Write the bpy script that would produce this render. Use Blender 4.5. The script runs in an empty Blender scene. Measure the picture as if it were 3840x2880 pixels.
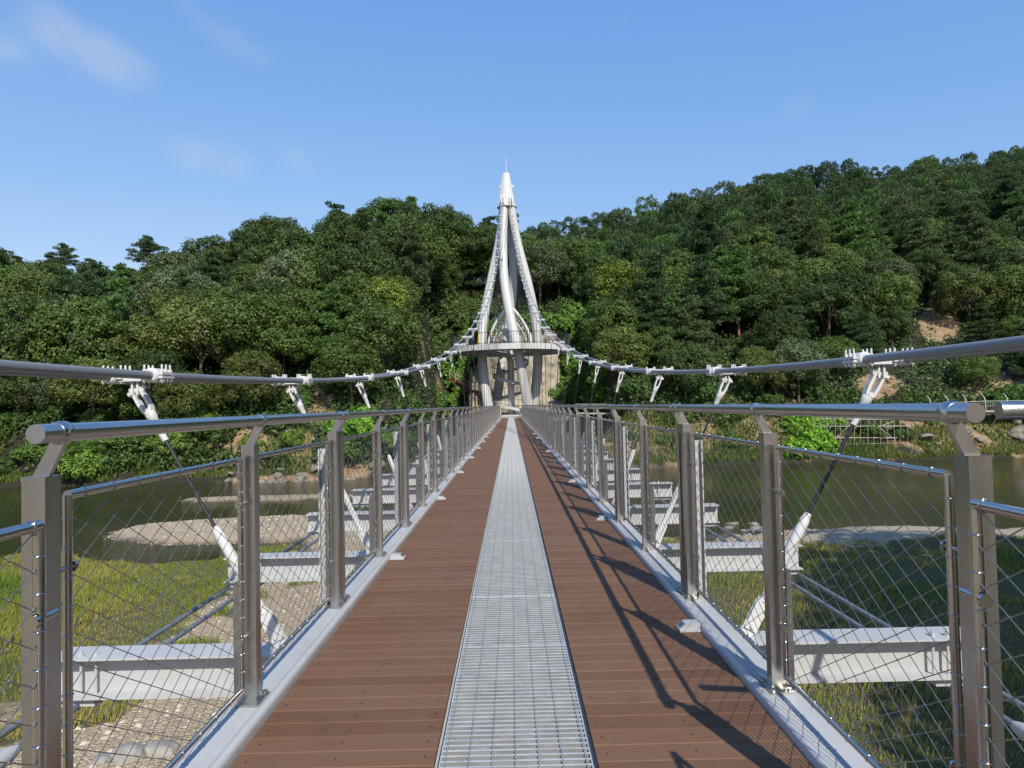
import bpy, math, random
import numpy as np
from mathutils import Vector, Matrix

random.seed(5)
RNG = np.random.default_rng(11)
scene = bpy.context.scene
COL = scene.collection
R = math.radians
PI = math.pi

# ------------------------------------------------------------------ helpers
def tag(o, label=None, cat=None, group=None, kind=None):
    if label: o['label'] = label
    if cat: o['category'] = cat
    if group: o['group'] = group
    if kind: o['kind'] = kind
    return o

def empty(name, loc=(0, 0, 0)):
    o = bpy.data.objects.new(name, None)
    o.empty_display_size = 0.2
    COL.objects.link(o)
    o.location = loc
    return o

def copy_tree(o, parent=None):
    c = o.copy()
    COL.objects.link(c)
    if parent is not None:
        c.parent = parent
    for ch in list(o.children):
        copy_tree(ch, c)
    return c

class MB:
    """collects shapes, builds ONE mesh"""
    def __init__(s):
        s.v = []; s.f = []; s.uv = []; s.m = []; s.sm = []; s.mi = 0
    def add(s, verts, faces, uvs=None, smooth=False):
        b = len(s.v)
        s.v.extend([tuple(p) for p in verts])
        for i, f in enumerate(faces):
            s.f.append(tuple(b + k for k in f))
            s.uv.append(uvs[i] if uvs else None)
            s.m.append(s.mi); s.sm.append(smooth)
        return s
    def box(s, c, d, rot=None):
        x, y, z = d[0] / 2, d[1] / 2, d[2] / 2
        vs = [Vector((a * x, b * y, e * z)) for e in (-1, 1) for b in (-1, 1) for a in (-1, 1)]
        if rot is not None: vs = [rot @ p for p in vs]
        c = Vector(c)
        return s.add([p + c for p in vs], [(0, 2, 3, 1), (4, 5, 7, 6), (0, 1, 5, 4), (2, 6, 7, 3), (0, 4, 6, 2), (1, 3, 7, 5)])
    def bar(s, a, b, w, h, up=(0, 0, 1)):
        a, b = Vector(a), Vector(b)
        d = b - a; L = d.length; d.normalize()
        u = Vector(up)
        if abs(u.dot(d)) > .98: u = Vector((1, 0, 0))
        r = d.cross(u).normalized(); u = r.cross(d).normalized()
        vs = []
        for p in (a, b):
            for (i, j) in ((-1, -1), (1, -1), (1, 1), (-1, 1)):
                vs.append(p + r * (i * w / 2) + u * (j * h / 2))
        return s.add(vs, [(3, 2, 1, 0), (4, 5, 6, 7), (0, 1, 5, 4), (1, 2, 6, 5), (2, 3, 7, 6), (3, 0, 4, 7)])
    def tube(s, pts, r, n=8, caps=True, closed=False, smooth=True):
        pts = [Vector(p) for p in pts]
        N = len(pts)
        rs = list(r) if isinstance(r, (list, tuple)) else [r] * N
        rings = []; nrm = None; L = 0; Ls = []
        for i, p in enumerate(pts):
            if closed: t = pts[(i + 1) % N] - pts[i - 1]
            else: t = pts[min(i + 1, N - 1)] - pts[max(i - 1, 0)]
            t.normalize()
            if nrm is None:
                a = Vector((0, 0, 1)) if abs(t.z) < .9 else Vector((0, 1, 0))
                nrm = t.cross(a).normalized()
            else:
                nrm = (nrm - t * nrm.dot(t)).normalized()
            bn = t.cross(nrm)
            if i: L += (p - pts[i - 1]).length
            Ls.append(L)
            rings.append([p + (nrm * math.cos(2 * PI * k / n) + bn * math.sin(2 * PI * k / n)) * rs[i] for k in range(n)])
        vs = [q for ring in rings for q in ring]
        fs = []; uvs = []
        for i in range(N if closed else N - 1):
            j = (i + 1) % N
            for k in range(n):
                k2 = (k + 1) % n
                fs.append((i * n + k, i * n + k2, j * n + k2, j * n + k))
                l0, l1 = Ls[i], Ls[j] if j else L
                uvs.append(((k / n, l0), ((k + 1) / n, l0), ((k + 1) / n, l1), (k / n, l1)))
        s.add(vs, fs, uvs, smooth)
        if caps and not closed:
            s.add(rings[0], [tuple(reversed(range(n)))]); s.add(rings[-1], [tuple(range(n))])
        return s
    def prism(s, poly, a, b, axis):
        """extrude a 2-D polygon along an axis from a to b"""
        def P(p, t):
            if axis == 'x': return (t, p[0], p[1])
            if axis == 'y': return (p[0], t, p[1])
            return (p[0], p[1], t)
        n = len(poly)
        vs = [P(p, a) for p in poly] + [P(p, b) for p in poly]
        fs = [tuple(reversed(range(n))), tuple(range(n, 2 * n))]
        for k in range(n):
            k2 = (k + 1) % n
            fs.append((k, k2, n + k2, n + k))
        return s.add(vs, fs)
    def hexbolt(s, c, r, h, axis='z'):
        poly = [(math.cos(PI / 3 * k) * r, math.sin(PI / 3 * k) * r) for k in range(6)]
        c = Vector(c)
        if axis == 'z': return s.prism([(c.x + p[0], c.y + p[1]) for p in poly], c.z, c.z + h, 'z')
        if axis == 'y': return s.prism([(c.x + p[0], c.z + p[1]) for p in poly], c.y, c.y + h, 'y')
        return s.prism([(c.y + p[0], c.z + p[1]) for p in poly], c.x, c.x + h, 'x')
    def build(s, name, mats, parent=None, loc=None, fix=True):
        me = bpy.data.meshes.new(name)
        me.from_pydata(s.v, [], s.f)
        mats = mats if isinstance(mats, (list, tuple)) else [mats]
        for m in mats: me.materials.append(m)
        me.polygons.foreach_set('material_index', s.m)
        me.polygons.foreach_set('use_smooth', s.sm)
        if any(u is not None for u in s.uv):
            ul = me.uv_layers.new(name='UVMap')
            flat = []
            for f, u in zip(s.f, s.uv):
                for k in range(len(f)): flat.extend(u[k] if u else (0.0, 0.0))
            ul.data.foreach_set('uv', flat)
        if fix:
            import bmesh
            bm = bmesh.new(); bm.from_mesh(me)
            bmesh.ops.recalc_face_normals(bm, faces=bm.faces)
            bm.to_mesh(me); bm.free()
        me.update()
        o = bpy.data.objects.new(name, me)
        COL.objects.link(o)
        if parent is not None: o.parent = parent
        if loc is not None: o.location = loc
        return o

def quads_object(name, V, mat, parent=None, smooth=False, attr=None):
    """V: (N,4,3) quads -> one mesh"""
    n = len(V)
    me = bpy.data.meshes.new(name)
    me.vertices.add(n * 4); me.loops.add(n * 4); me.polygons.add(n)
    me.vertices.foreach_set('co', np.ascontiguousarray(V, dtype=np.float32).reshape(-1))
    me.loops.foreach_set('vertex_index', np.arange(n * 4, dtype=np.int32))
    me.polygons.foreach_set('loop_start', np.arange(0, n * 4, 4, dtype=np.int32))
    me.polygons.foreach_set('loop_total', np.full(n, 4, dtype=np.int32))
    me.materials.append(mat)
    if attr is not None:
        for key, val in attr.items():
            a = me.attributes.new(key, 'FLOAT', 'FACE')
            a.data.foreach_set('value', np.ascontiguousarray(val, dtype=np.float32))
    me.update(calc_edges=True)
    o = bpy.data.objects.new(name, me); COL.objects.link(o)
    if parent is not None: o.parent = parent
    return o

def grid_object(name, X, Y, Z, mat, attrs=None, smooth=True):
    ny, nx = X.shape
    co = np.stack([X, Y, Z], -1).reshape(-1, 3)
    idx = np.arange(ny * nx).reshape(ny, nx)
    f = np.stack([idx[:-1, :-1], idx[:-1, 1:], idx[1:, 1:], idx[1:, :-1]], -1).reshape(-1, 4)
    me = bpy.data.meshes.new(name)
    me.vertices.add(len(co)); me.loops.add(f.size); me.polygons.add(len(f))
    me.vertices.foreach_set('co', co.astype(np.float32).reshape(-1))
    me.loops.foreach_set('vertex_index', f.astype(np.int32).reshape(-1))
    me.polygons.foreach_set('loop_start', np.arange(0, f.size, 4, dtype=np.int32))
    me.polygons.foreach_set('loop_total', np.full(len(f), 4, dtype=np.int32))
    me.polygons.foreach_set('use_smooth', np.full(len(f), smooth))
    me.materials.append(mat)
    for k, v in (attrs or {}).items():
        a = me.attributes.new(k, 'FLOAT', 'POINT')
        a.data.foreach_set('value', v.astype(np.float32).reshape(-1))
    me.update(calc_edges=True)
    o = bpy.data.objects.new(name, me); COL.objects.link(o)
    return o

def _hash(ix, iy, s):
    h = np.sin(ix * 127.1 + iy * 311.7 + s * 74.7) * 43758.5453
    return h - np.floor(h)
def vnoise(x, y, s=0):
    x = np.asarray(x, float); y = np.asarray(y, float)
    ix, iy = np.floor(x), np.floor(y); fx, fy = x - ix, y - iy
    fx = fx * fx * (3 - 2 * fx); fy = fy * fy * (3 - 2 * fy)
    a = _hash(ix, iy, s); b = _hash(ix + 1, iy, s); c = _hash(ix, iy + 1, s); d = _hash(ix + 1, iy + 1, s)
    return (a * (1 - fx) + b * fx) * (1 - fy) + (c * (1 - fx) + d * fx) * fy
def fbm(x, y, s=0, o=4):
    t = 0; a = .5
    for i in range(o):
        t = t + a * vnoise(x * 2 ** i, y * 2 ** i, s + i * 9); a *= .5
    return t
def sstep(a, b, x):
    t = np.clip((x - a) / (b - a), 0, 1)
    return t * t * (3 - 2 * t)

# ------------------------------------------------------------------ materials
def newmat(name):
    m = bpy.data.materials.new(name); m.use_nodes = True
    nt = m.node_tree; nt.nodes.clear()
    out = nt.nodes.new('ShaderNodeOutputMaterial')
    return m, nt, out

class NT:
    def __init__(s, nt): s.nt = nt
    def n(s, t, **kw):
        nd = s.nt.nodes.new(t)
        ins = kw.pop('ins', {})
        for k, v in kw.items(): setattr(nd, k, v)
        for k, v in ins.items():
            if isinstance(v, bpy.types.NodeSocket): s.nt.links.new(v, nd.inputs[k])
            else: nd.inputs[k].default_value = v
        return nd
    def math(s, op, a, b=0.0, clamp=False):
        return s.n('ShaderNodeMath', operation=op, use_clamp=clamp, ins={0: a, 1: b}).outputs[0]
    def mix(s, f, a, b, mode='MIX'):
        nd = s.n('ShaderNodeMix', data_type='RGBA', blend_type=mode)
        for k, v in ((0, f), (6, a), (7, b)):
            if isinstance(v, bpy.types.NodeSocket): s.nt.links.new(v, nd.inputs[k])
            else: nd.inputs[k].default_value = v
        return nd.outputs[2]
    def noise(s, scale, detail=4, rough=.55, vec=None, dist=0.0):
        ins = {'Scale': scale, 'Detail': detail, 'Roughness': rough, 'Distortion': dist}
        if vec is not None: ins['Vector'] = vec
        return s.n('ShaderNodeTexNoise', ins=ins).outputs['Fac']
    def ramp(s, f, stops):
        nd = s.n('ShaderNodeValToRGB', ins={0: f})
        cr = nd.color_ramp
        while len(cr.elements) < len(stops): cr.elements.new(.5)
        for e, (p, c) in zip(cr.elements, stops): e.position = p; e.color = c
        return nd.outputs[0]
    def mrange(s, v, a, b, c=0.0, d=1.0):
        return s.n('ShaderNodeMapRange', ins={0: v, 1: a, 2: b, 3: c, 4: d}).outputs[0]
    def bump(s, h, strength=.3, dist=.01):
        return s.n('ShaderNodeBump', ins={'Height': h, 'Strength': strength, 'Distance': dist}).outputs[0]

def c4(c): return (c[0], c[1], c[2], 1.0)

def pmat(name, col, rough=.45, metal=0.0, var=.12, vs=3.0, bs=60.0, bump=.08, dirt=.0, dirtcol=(.12, .10, .08), stretch=(1, 1, 1), spec=.5):
    m, nt, out = newmat(name); N = NT(nt)
    tc = N.n('ShaderNodeTexCoord').outputs['Object']
    mp = N.n('ShaderNodeMapping', ins={'Vector': tc, 'Scale': stretch}).outputs[0]
    a = N.noise(vs, 5, .6, mp)
    f = N.mrange(a, .3, .7, 1 - var, 1 + var)
    base = N.mix(1.0, c4(col), N.n('ShaderNodeCombineColor', ins={0: f, 1: f, 2: f}).outputs[0], 'MULTIPLY')
    if dirt > 0:
        d = N.mrange(N.noise(vs * 2.3, 6, .65, mp), .55, .75, 0, dirt)
        base = N.mix(d, base, c4(dirtcol))
    b = N.noise(bs, 3, .6, mp)
    rr = N.mrange(N.noise(vs * 4, 4, .6, mp), .3, .7, max(rough - .08, .02), rough + .1)
    bs_ = N.n('ShaderNodeBsdfPrincipled', ins={'Base Color': base, 'Roughness': rr, 'Metallic': metal, 'Specular IOR Level': spec, 'Normal': N.bump(b, bump, .01)})
    nt.links.new(bs_.outputs[0], out.inputs[0])
    return m

M = {}
M['steel'] = pmat('brushed_stainless', (.47, .462, .435), .29, 1.0, .10, 2.5, 120, .012, .10, (.25, .2, .16), (1, 1, .06))
M['rail'] = pmat('polished_stainless', (.53, .515, .49), .27, 1.0, .08, 3.0, 260, .05, .05, (.3, .25, .2), (1, .05, 1))
M['tubes'] = pmat('stainless_tube', (.52, .50, .47), .17, 1.0, .06, 4.0, 150, .03)
M['wire'] = pmat('stainless_wire', (.34, .32, .30), .38, .9, .15, 9.0, 300, .05)
M['white'] = pmat('grey_white_paint', (.43, .44, .45), .38, 0, .07, 1.2, 90, .03, .22, (.38, .36, .33))
M['clamp'] = pmat('white_cast_paint', (.57, .575, .58), .42, 0, .05, 3, 60, .06, .08, (.4, .38, .36))
M['tower'] = pmat('tower_white_paint', (.52, .515, .50), .33, 0, .04, .35, 20, .02, .12, (.48, .46, .42))
M['towergrey'] = pmat('tower_grey_steel', (.46, .46, .455), .45, 0, .08, .6, 30, .03)
M['rope'] = pmat('black_sheathed_rope', (.022, .022, .024), .38, 0, .2, 12, 120, .1)
M['windcable'] = pmat('grey_cable', (.16, .19, .22), .42, .2, .12, 5, 200, .15)
M['darkrail'] = pmat('dark_grey_railing', (.035, .037, .04), .45, 0, .1)
M['yellow'] = pmat('yellow_paint', (.65, .42, .03), .5, 0, .1)
M['brownsteel'] = pmat('brown_painted_steel', (.14, .06, .045), .55, 0, .15)
M['lens'] = pmat('dark_lens', (.10, .11, .12), .15, 0, .05)
M['screw'] = pmat('dark_screw', (.03, .024, .02), .5, .3, .1)
M['gravelstone'] = pmat('pale_boulder', (.27, .255, .23), .85, 0, .3, 1.6, 14, .5, .35, (.16, .14, .11))
M['darkstone'] = pmat('brown_boulder', (.20, .175, .145), .85, 0, .35, 1.3, 10, .6, .4, (.09, .07, .05))
M['walkrail'] = pmat('walkway_paint', (.42, .41, .38), .5, 0, .06)
M['pipe'] = pmat('scaffold_pipe', (.36, .34, .30), .5, .2, .2, 2, 30, .05, .3, (.24, .15, .09))
M['bark'] = pmat('tree_bark', (.11, .08, .058), .9, 0, .35, 2.5, 20, .5, .3, (.04, .03, .025), (1, 1, .3))
M['pinebark'] = pmat('red_pine_bark', (.20, .105, .06), .9, 0, .35, 2.5, 20, .5, .4, (.07, .05, .04), (1, 1, .3))

def board_mat():
    m, nt, out = newmat('brown_composite_board'); N = NT(nt)
    tc = N.n('ShaderNodeTexCoord').outputs['Object']
    ri = N.n('ShaderNodeNewGeometry').outputs['Random Per Island']
    mp = N.n('ShaderNodeMapping', ins={'Vector': tc, 'Scale': (1.2, 45, 10)}).outputs[0]
    grain = N.noise(6, 6, .65, mp)
    blotch = N.noise(1.7, 5, .6, tc)
    base = N.ramp(N.math('ADD', N.math('MULTIPLY', ri, .42), N.math('MULTIPLY', grain, .58)),
                  [(.15, (.128, .064, .036, 1)), (.5, (.150, .080, .047, 1)), (.85, (.178, .100, .062, 1))])
    base = N.mix(N.mrange(blotch, .45, .75, 0, .55), base, (.165, .105, .068, 1))
    speck = N.mrange(N.noise(110, 3, .6, tc), .66, .76, 0, .38)
    base = N.mix(speck, base, (.40, .33, .27, 1))
    stain = N.mrange(N.noise(4.5, 5, .7, tc), .56, .76, 0, .5)
    base = N.mix(stain, base, (.075, .04, .028, 1))
    # fine lengthwise ribs
    y = N.n('ShaderNodeSeparateXYZ', ins={0: tc}).outputs[1]
    rib = N.math('SINE', N.math('MULTIPLY', y, 2 * PI / .0125))
    h = N.math('ADD', N.math('MULTIPLY', rib, .25), N.math('MULTIPLY', grain, 1.0))
    b = N.n('ShaderNodeBsdfPrincipled', ins={'Base Color': base, 'Roughness': .72, 'Specular IOR Level': .22, 'Normal': N.bump(h, .35, .004)})
    nt.links.new(b.outputs[0], out.inputs[0]); return m
M['board'] = board_mat()

def grating_mat():
    m, nt, out = newmat('galvanised_grating'); N = NT(nt)
    tc = N.n('ShaderNodeTexCoord').outputs['Object']
    a = N.noise(9, 5, .7, tc)
    base = N.ramp(a, [(.3, (.40, .42, .43, 1)), (.55, (.56, .575, .58, 1)), (.8, (.68, .685, .68, 1))])
    sp = N.mrange(N.noise(60, 3, .6, tc), .62, .72, 0, .6)
    base = N.mix(sp, base, (.86, .86, .85, 1))
    rust = N.mrange(N.noise(2.3, 6, .7, tc), .68, .76, 0, .5)
    base = N.mix(rust, base, (.30, .22, .15, 1))
    b = N.n('ShaderNodeBsdfPrincipled', ins={'Base Color': base, 'Roughness': .48, 'Metallic': .35})
    nt.links.new(b.outputs[0], out.inputs[0]); return m
M['grating'] = grating_mat()
M['gratingweb'] = pmat('dull_galvanised_web', (.30, .315, .33), .5, .3, .2, 6, 60, .05, .2, (.2, .16, .12))

def strand_mat():
    m, nt, out = newmat('stranded_cable'); N = NT(nt)
    uv = N.n('ShaderNodeUVMap').outputs[0]
    sx = N.n('ShaderNodeSeparateXYZ', ins={0: uv})
    ph = N.math('ADD', N.math('MULTIPLY', sx.outputs[0], 16.0), N.math('DIVIDE', sx.outputs[1], .021))
    w = N.math('SINE', N.math('MULTIPLY', ph, 2 * PI))
    d = N.noise(2.2, 5, .6)
    base = N.ramp(N.math('ADD', N.math('MULTIPLY', w, .22), d), [(.22, (.15, .16, .17, 1)), (.75, (.36, .38, .41, 1))])
    b = N.n('ShaderNodeBsdfPrincipled', ins={'Base Color': base, 'Roughness': .42, 'Metallic': .25, 'Normal': N.bump(w, .5, .003)})
    nt.links.new(b.outputs[0], out.inputs[0]); return m
M['strand'] = strand_mat()

def leaf_mat(name, lo=.42, hi=1.75, trans=.22, rough=.5):
    m, nt, out = newmat(name); N = NT(nt)
    oi = N.n('ShaderNodeObjectInfo')
    ri = N.n('ShaderNodeNewGeometry').outputs['Random Per Island']
    f = N.mrange(ri, 0, 1, lo, hi)
    base = N.mix(1.0, oi.outputs['Color'], N.n('ShaderNodeCombineColor', ins={0: f, 1: f, 2: f}).outputs[0], 'MULTIPLY')
    tc = N.n('ShaderNodeTexCoord').outputs['Object']
    yl = N.mrange(N.noise(.55, 3, .6, tc), .5, .75, 0, .18)
    base = N.mix(yl, base, N.mix(1.0, base, (1.5, 1.25, .7, 1), 'MULTIPLY'))
    base = N.mix(1.0, base, (1.1, 1.12, 1.08, 1), 'MULTIPLY')
    p = N.n('ShaderNodeBsdfPrincipled', ins={'Base Color': base, 'Roughness': rough, 'Specular IOR Level': .22})
    t = N.n('ShaderNodeBsdfTranslucent', ins={'Color': N.mix(1.0, base, (1.2, 1.5, .6, 1), 'MULTIPLY')})
    mx = N.n('ShaderNodeMixShader', ins={0: trans, 1: p.outputs[0], 2: t.outputs[0]})
    nt.links.new(mx.outputs[0], out.inputs[0]); return m
M['leaf'] = leaf_mat('broad_leaves')
M['needle'] = leaf_mat('pine_needles', .45, 1.65, .12, .55)

def grass_mat():
    m, nt, out = newmat('riverside_grass'); N = NT(nt)
    ri = N.n('ShaderNodeNewGeometry').outputs['Random Per Island']
    tc = N.n('ShaderNodeTexCoord').outputs['Object']
    a = N.math('ADD', N.math('MULTIPLY', N.noise(.16, 4, .6, tc), 1.0), N.math('MULTIPLY', ri, .34))
    base = N.ramp(a, [(.38, (.08, .165, .020, 1)), (.55, (.155, .235, .03, 1)), (.69, (.28, .28, .055, 1)), (.83, (.40, .32, .11, 1))])
    p = N.n('ShaderNodeBsdfPrincipled', ins={'Base Color': base, 'Roughness': .55, 'Specular IOR Level': .3})
    t = N.n('ShaderNodeBsdfTranslucent', ins={'Color': base})
    mx = N.n('ShaderNodeMixShader', ins={0: .3, 1: p.outputs[0], 2: t.outputs[0]})
    nt.links.new(mx.outputs[0], out.inputs[0]); return m
M['grass'] = grass_mat()
M['bankgrass'] = M['grass'].copy(); M['bankgrass'].name = 'far_bank_grass'
for nd in M['bankgrass'].node_tree.nodes:
    if nd.type == 'VALTORGB':
        for e, c in zip(nd.color_ramp.elements, ((.06, .12, .02, 1), (.095, .165, .028, 1), (.14, .20, .04, 1), (.24, .24, .07, 1))): e.color = c

def riverbed_mat():
    m, nt, out = newmat('gravel_riverbed'); N = NT(nt)
    tc = N.n('ShaderNodeTexCoord').outputs['Object']
    g = N.n('ShaderNodeAttribute', attribute_name='grass').outputs['Fac']
    sd = N.n('ShaderNodeAttribute', attribute_name='sand').outputs['Fac']
    wet = N.n('ShaderNodeAttribute', attribute_name='wet').outputs['Fac']
    vo = N.n('ShaderNodeTexVoronoi', ins={'Vector': tc, 'Scale': 15.0})
    vo2 = N.n('ShaderNodeTexVoronoi', ins={'Vector': tc, 'Scale': 38.0})
    bw = N.n('ShaderNodeRGBToBW', ins={0: vo.outputs['Color']}).outputs[0]
    bw2 = N.n('ShaderNodeRGBToBW', ins={0: vo2.outputs['Color']}).outputs[0]
    peb = N.ramp(N.math('ADD', N.math('MULTIPLY', bw, .5), N.math('MULTIPLY', bw2, .5)),
                 [(.15, (.25, .195, .125, 1)), (.45, (.49, .375, .235, 1)), (.65, (.59, .475, .325, 1)), (.9, (.70, .61, .48, 1))])
    edge = N.mrange(vo.outputs['Distance'], .25, .6, 1, .75)
    peb = N.mix(1.0, peb, N.n('ShaderNodeCombineColor', ins={0: edge, 1: edge, 2: edge}).outputs[0], 'MULTIPLY')
    big = N.mrange(N.noise(.5, 5, .6, tc), .3, .7, .15, .75)
    peb = N.mix(big, peb, (.50, .385, .235, 1))
    sand = N.mix(N.noise(3, 5, .6, tc), (.38, .32, .235, 1), (.48, .41, .31, 1))
    soil = N.mix(N.noise(2, 5, .6, tc), (.055, .06, .02, 1), (.15, .13, .06, 1))
    nz = N.noise(1.4, 5, .65, tc)
    gm = N.mrange(N.math('ADD', g, N.math('MULTIPLY', N.math('SUBTRACT', nz, .5), 1.1)), .35, .6, 0, 1)
    base = N.mix(sd, peb, sand)
    base = N.mix(gm, base, soil)
    base = N.mix(wet, base, (.055, .05, .03, 1))
    h = N.math('ADD', N.math('MULTIPLY', vo.outputs['Distance'], -1.0), N.math('MULTIPLY', vo2.outputs['Distance'], -.5))
    p = N.n('ShaderNodeBsdfPrincipled', ins={'Base Color': base, 'Roughness': .9, 'Normal': N.bump(h, .9, .08)})
    nt.links.new(p.outputs[0], out.inputs[0]); return m
M['riverbed'] = riverbed_mat()

def water_mat():
    m, nt, out = newmat('river_water'); N = NT(nt)
    tc = N.n('ShaderNodeTexCoord').outputs['Object']
    mp = N.n('ShaderNodeMapping', ins={'Vector': tc, 'Scale': (1.0, 2.2, 1)}).outputs[0]
    a = N.noise(1.1, 5, .6, mp); b = N.noise(4.5, 3, .55, mp)
    calm = N.mrange(N.noise(.07, 3, .5, tc), .38, .62, .15, 1.0)
    h = N.math('MULTIPLY', N.math('ADD', N.math('MULTIPLY', a, .7), N.math('MULTIPLY', b, .3)), calm)
    col = N.mix(N.mrange(N.noise(.09, 4, .6, tc), .4, .65), (.022, .026, .010, 1), (.045, .040, .016, 1))
    p = N.n('ShaderNodeBsdfPrincipled', ins={'Base Color': col, 'Roughness': .06, 'IOR': 1.33, 'Specular IOR Level': .5, 'Normal': N.bump(h, .55, .16)})
    nt.links.new(p.outputs[0], out.inputs[0]); return m
M['water'] = water_mat()

def hill_mat():
    m, nt, out = newmat('hillside_soil'); N = NT(nt)
    tc = N.n('ShaderNodeTexCoord').outputs['Object']
    s = N.n('ShaderNodeAttribute', attribute_name='soil').outputs['Fac']
    nz = N.noise(.35, 6, .65, tc)
    litter = N.mix(N.noise(1.5, 5, .6, tc), (.012, .016, .007, 1), (.05, .045, .022, 1))
    earth = N.ramp(N.noise(.9, 7, .7, tc), [(.3, (.16, .10, .055, 1)), (.5, (.36, .245, .135, 1)), (.62, (.44, .34, .22, 1)), (.75, (.24, .22, .19, 1))])
    f = N.mrange(N.math('ADD', s, N.math('MULTIPLY', N.math('SUBTRACT', nz, .5), 1.2)), .4, .6)
    base = N.mix(f, litter, earth)
    h = N.math('ADD', N.noise(1.1, 8, .7, tc), N.math('MULTIPLY', N.noise(5, 4, .6, tc), .3))
    p = N.n('ShaderNodeBsdfPrincipled', ins={'Base Color': base, 'Roughness': .95, 'Normal': N.bump(h, 1.0, .7)})
    nt.links.new(p.outputs[0], out.inputs[0]); return m
M['hill'] = hill_mat()

def cliff_mat():
    m, nt, out = newmat('shotcrete_rock'); N = NT(nt)
    tc = N.n('ShaderNodeTexCoord').outputs['Object']
    mp = N.n('ShaderNodeMapping', ins={'Vector': tc, 'Scale': (1, 1, .35)}).outputs[0]
    base = N.ramp(N.noise(.55, 7, .65, mp), [(.28, (.24, .20, .145, 1)), (.46, (.45, .395, .31, 1)), (.62, (.55, .505, .425, 1)), (.78, (.38, .31, .22, 1))])
    st = N.mrange(N.noise(.9, 5, .7, mp), .60, .72, 0, .7)
    base = N.mix(st, base, (.13, .11, .085, 1))
    h = N.math('ADD', N.noise(.8, 8, .7, tc), N.math('MULTIPLY', N.noise(4, 5, .6, tc), .25))
    p = N.n('ShaderNodeBsdfPrincipled', ins={'Base Color': base, 'Roughness': .92, 'Normal': N.bump(h, .9, .6)})
    nt.links.new(p.outputs[0], out.inputs[0]); return m
M['cliff'] = cliff_mat()

# ------------------------------------------------------------------ camera
F = 1470.0                      # focal length in pixels of a 2212 px wide picture
pitch, roll, yaw = R(1.77), R(1.3), R(.117)
fw = Vector((math.sin(yaw) * math.cos(pitch), math.cos(yaw) * math.cos(pitch), math.sin(pitch)))
r0 = Vector((math.cos(yaw), -math.sin(yaw), 0))
u0 = r0.cross(fw)
rr = r0 * math.cos(roll) - u0 * math.sin(roll)
uu = u0 * math.cos(roll) + r0 * math.sin(roll)
EYE = Vector((.013, 0, 1.36))
cam = bpy.data.cameras.new('camera')
cam.sensor_width = 36; cam.lens = 36 * F / 2212
cam.clip_start = .05; cam.clip_end = 6000
camo = bpy.data.objects.new('camera', cam); COL.objects.link(camo)
mw = Matrix((rr, uu, -fw)).transposed().to_4x4(); mw.translation = EYE
camo.matrix_world = mw
scene.camera = camo
def at(u, v, y):
    """world point seen at pixel (u,v) of the 2212 px picture on the plane at depth y"""
    d = fw + rr * ((u - 1106) / F) + uu * ((829.5 - v) / F)
    return EYE + d * ((y - EYE.y) / d.y)

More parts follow.
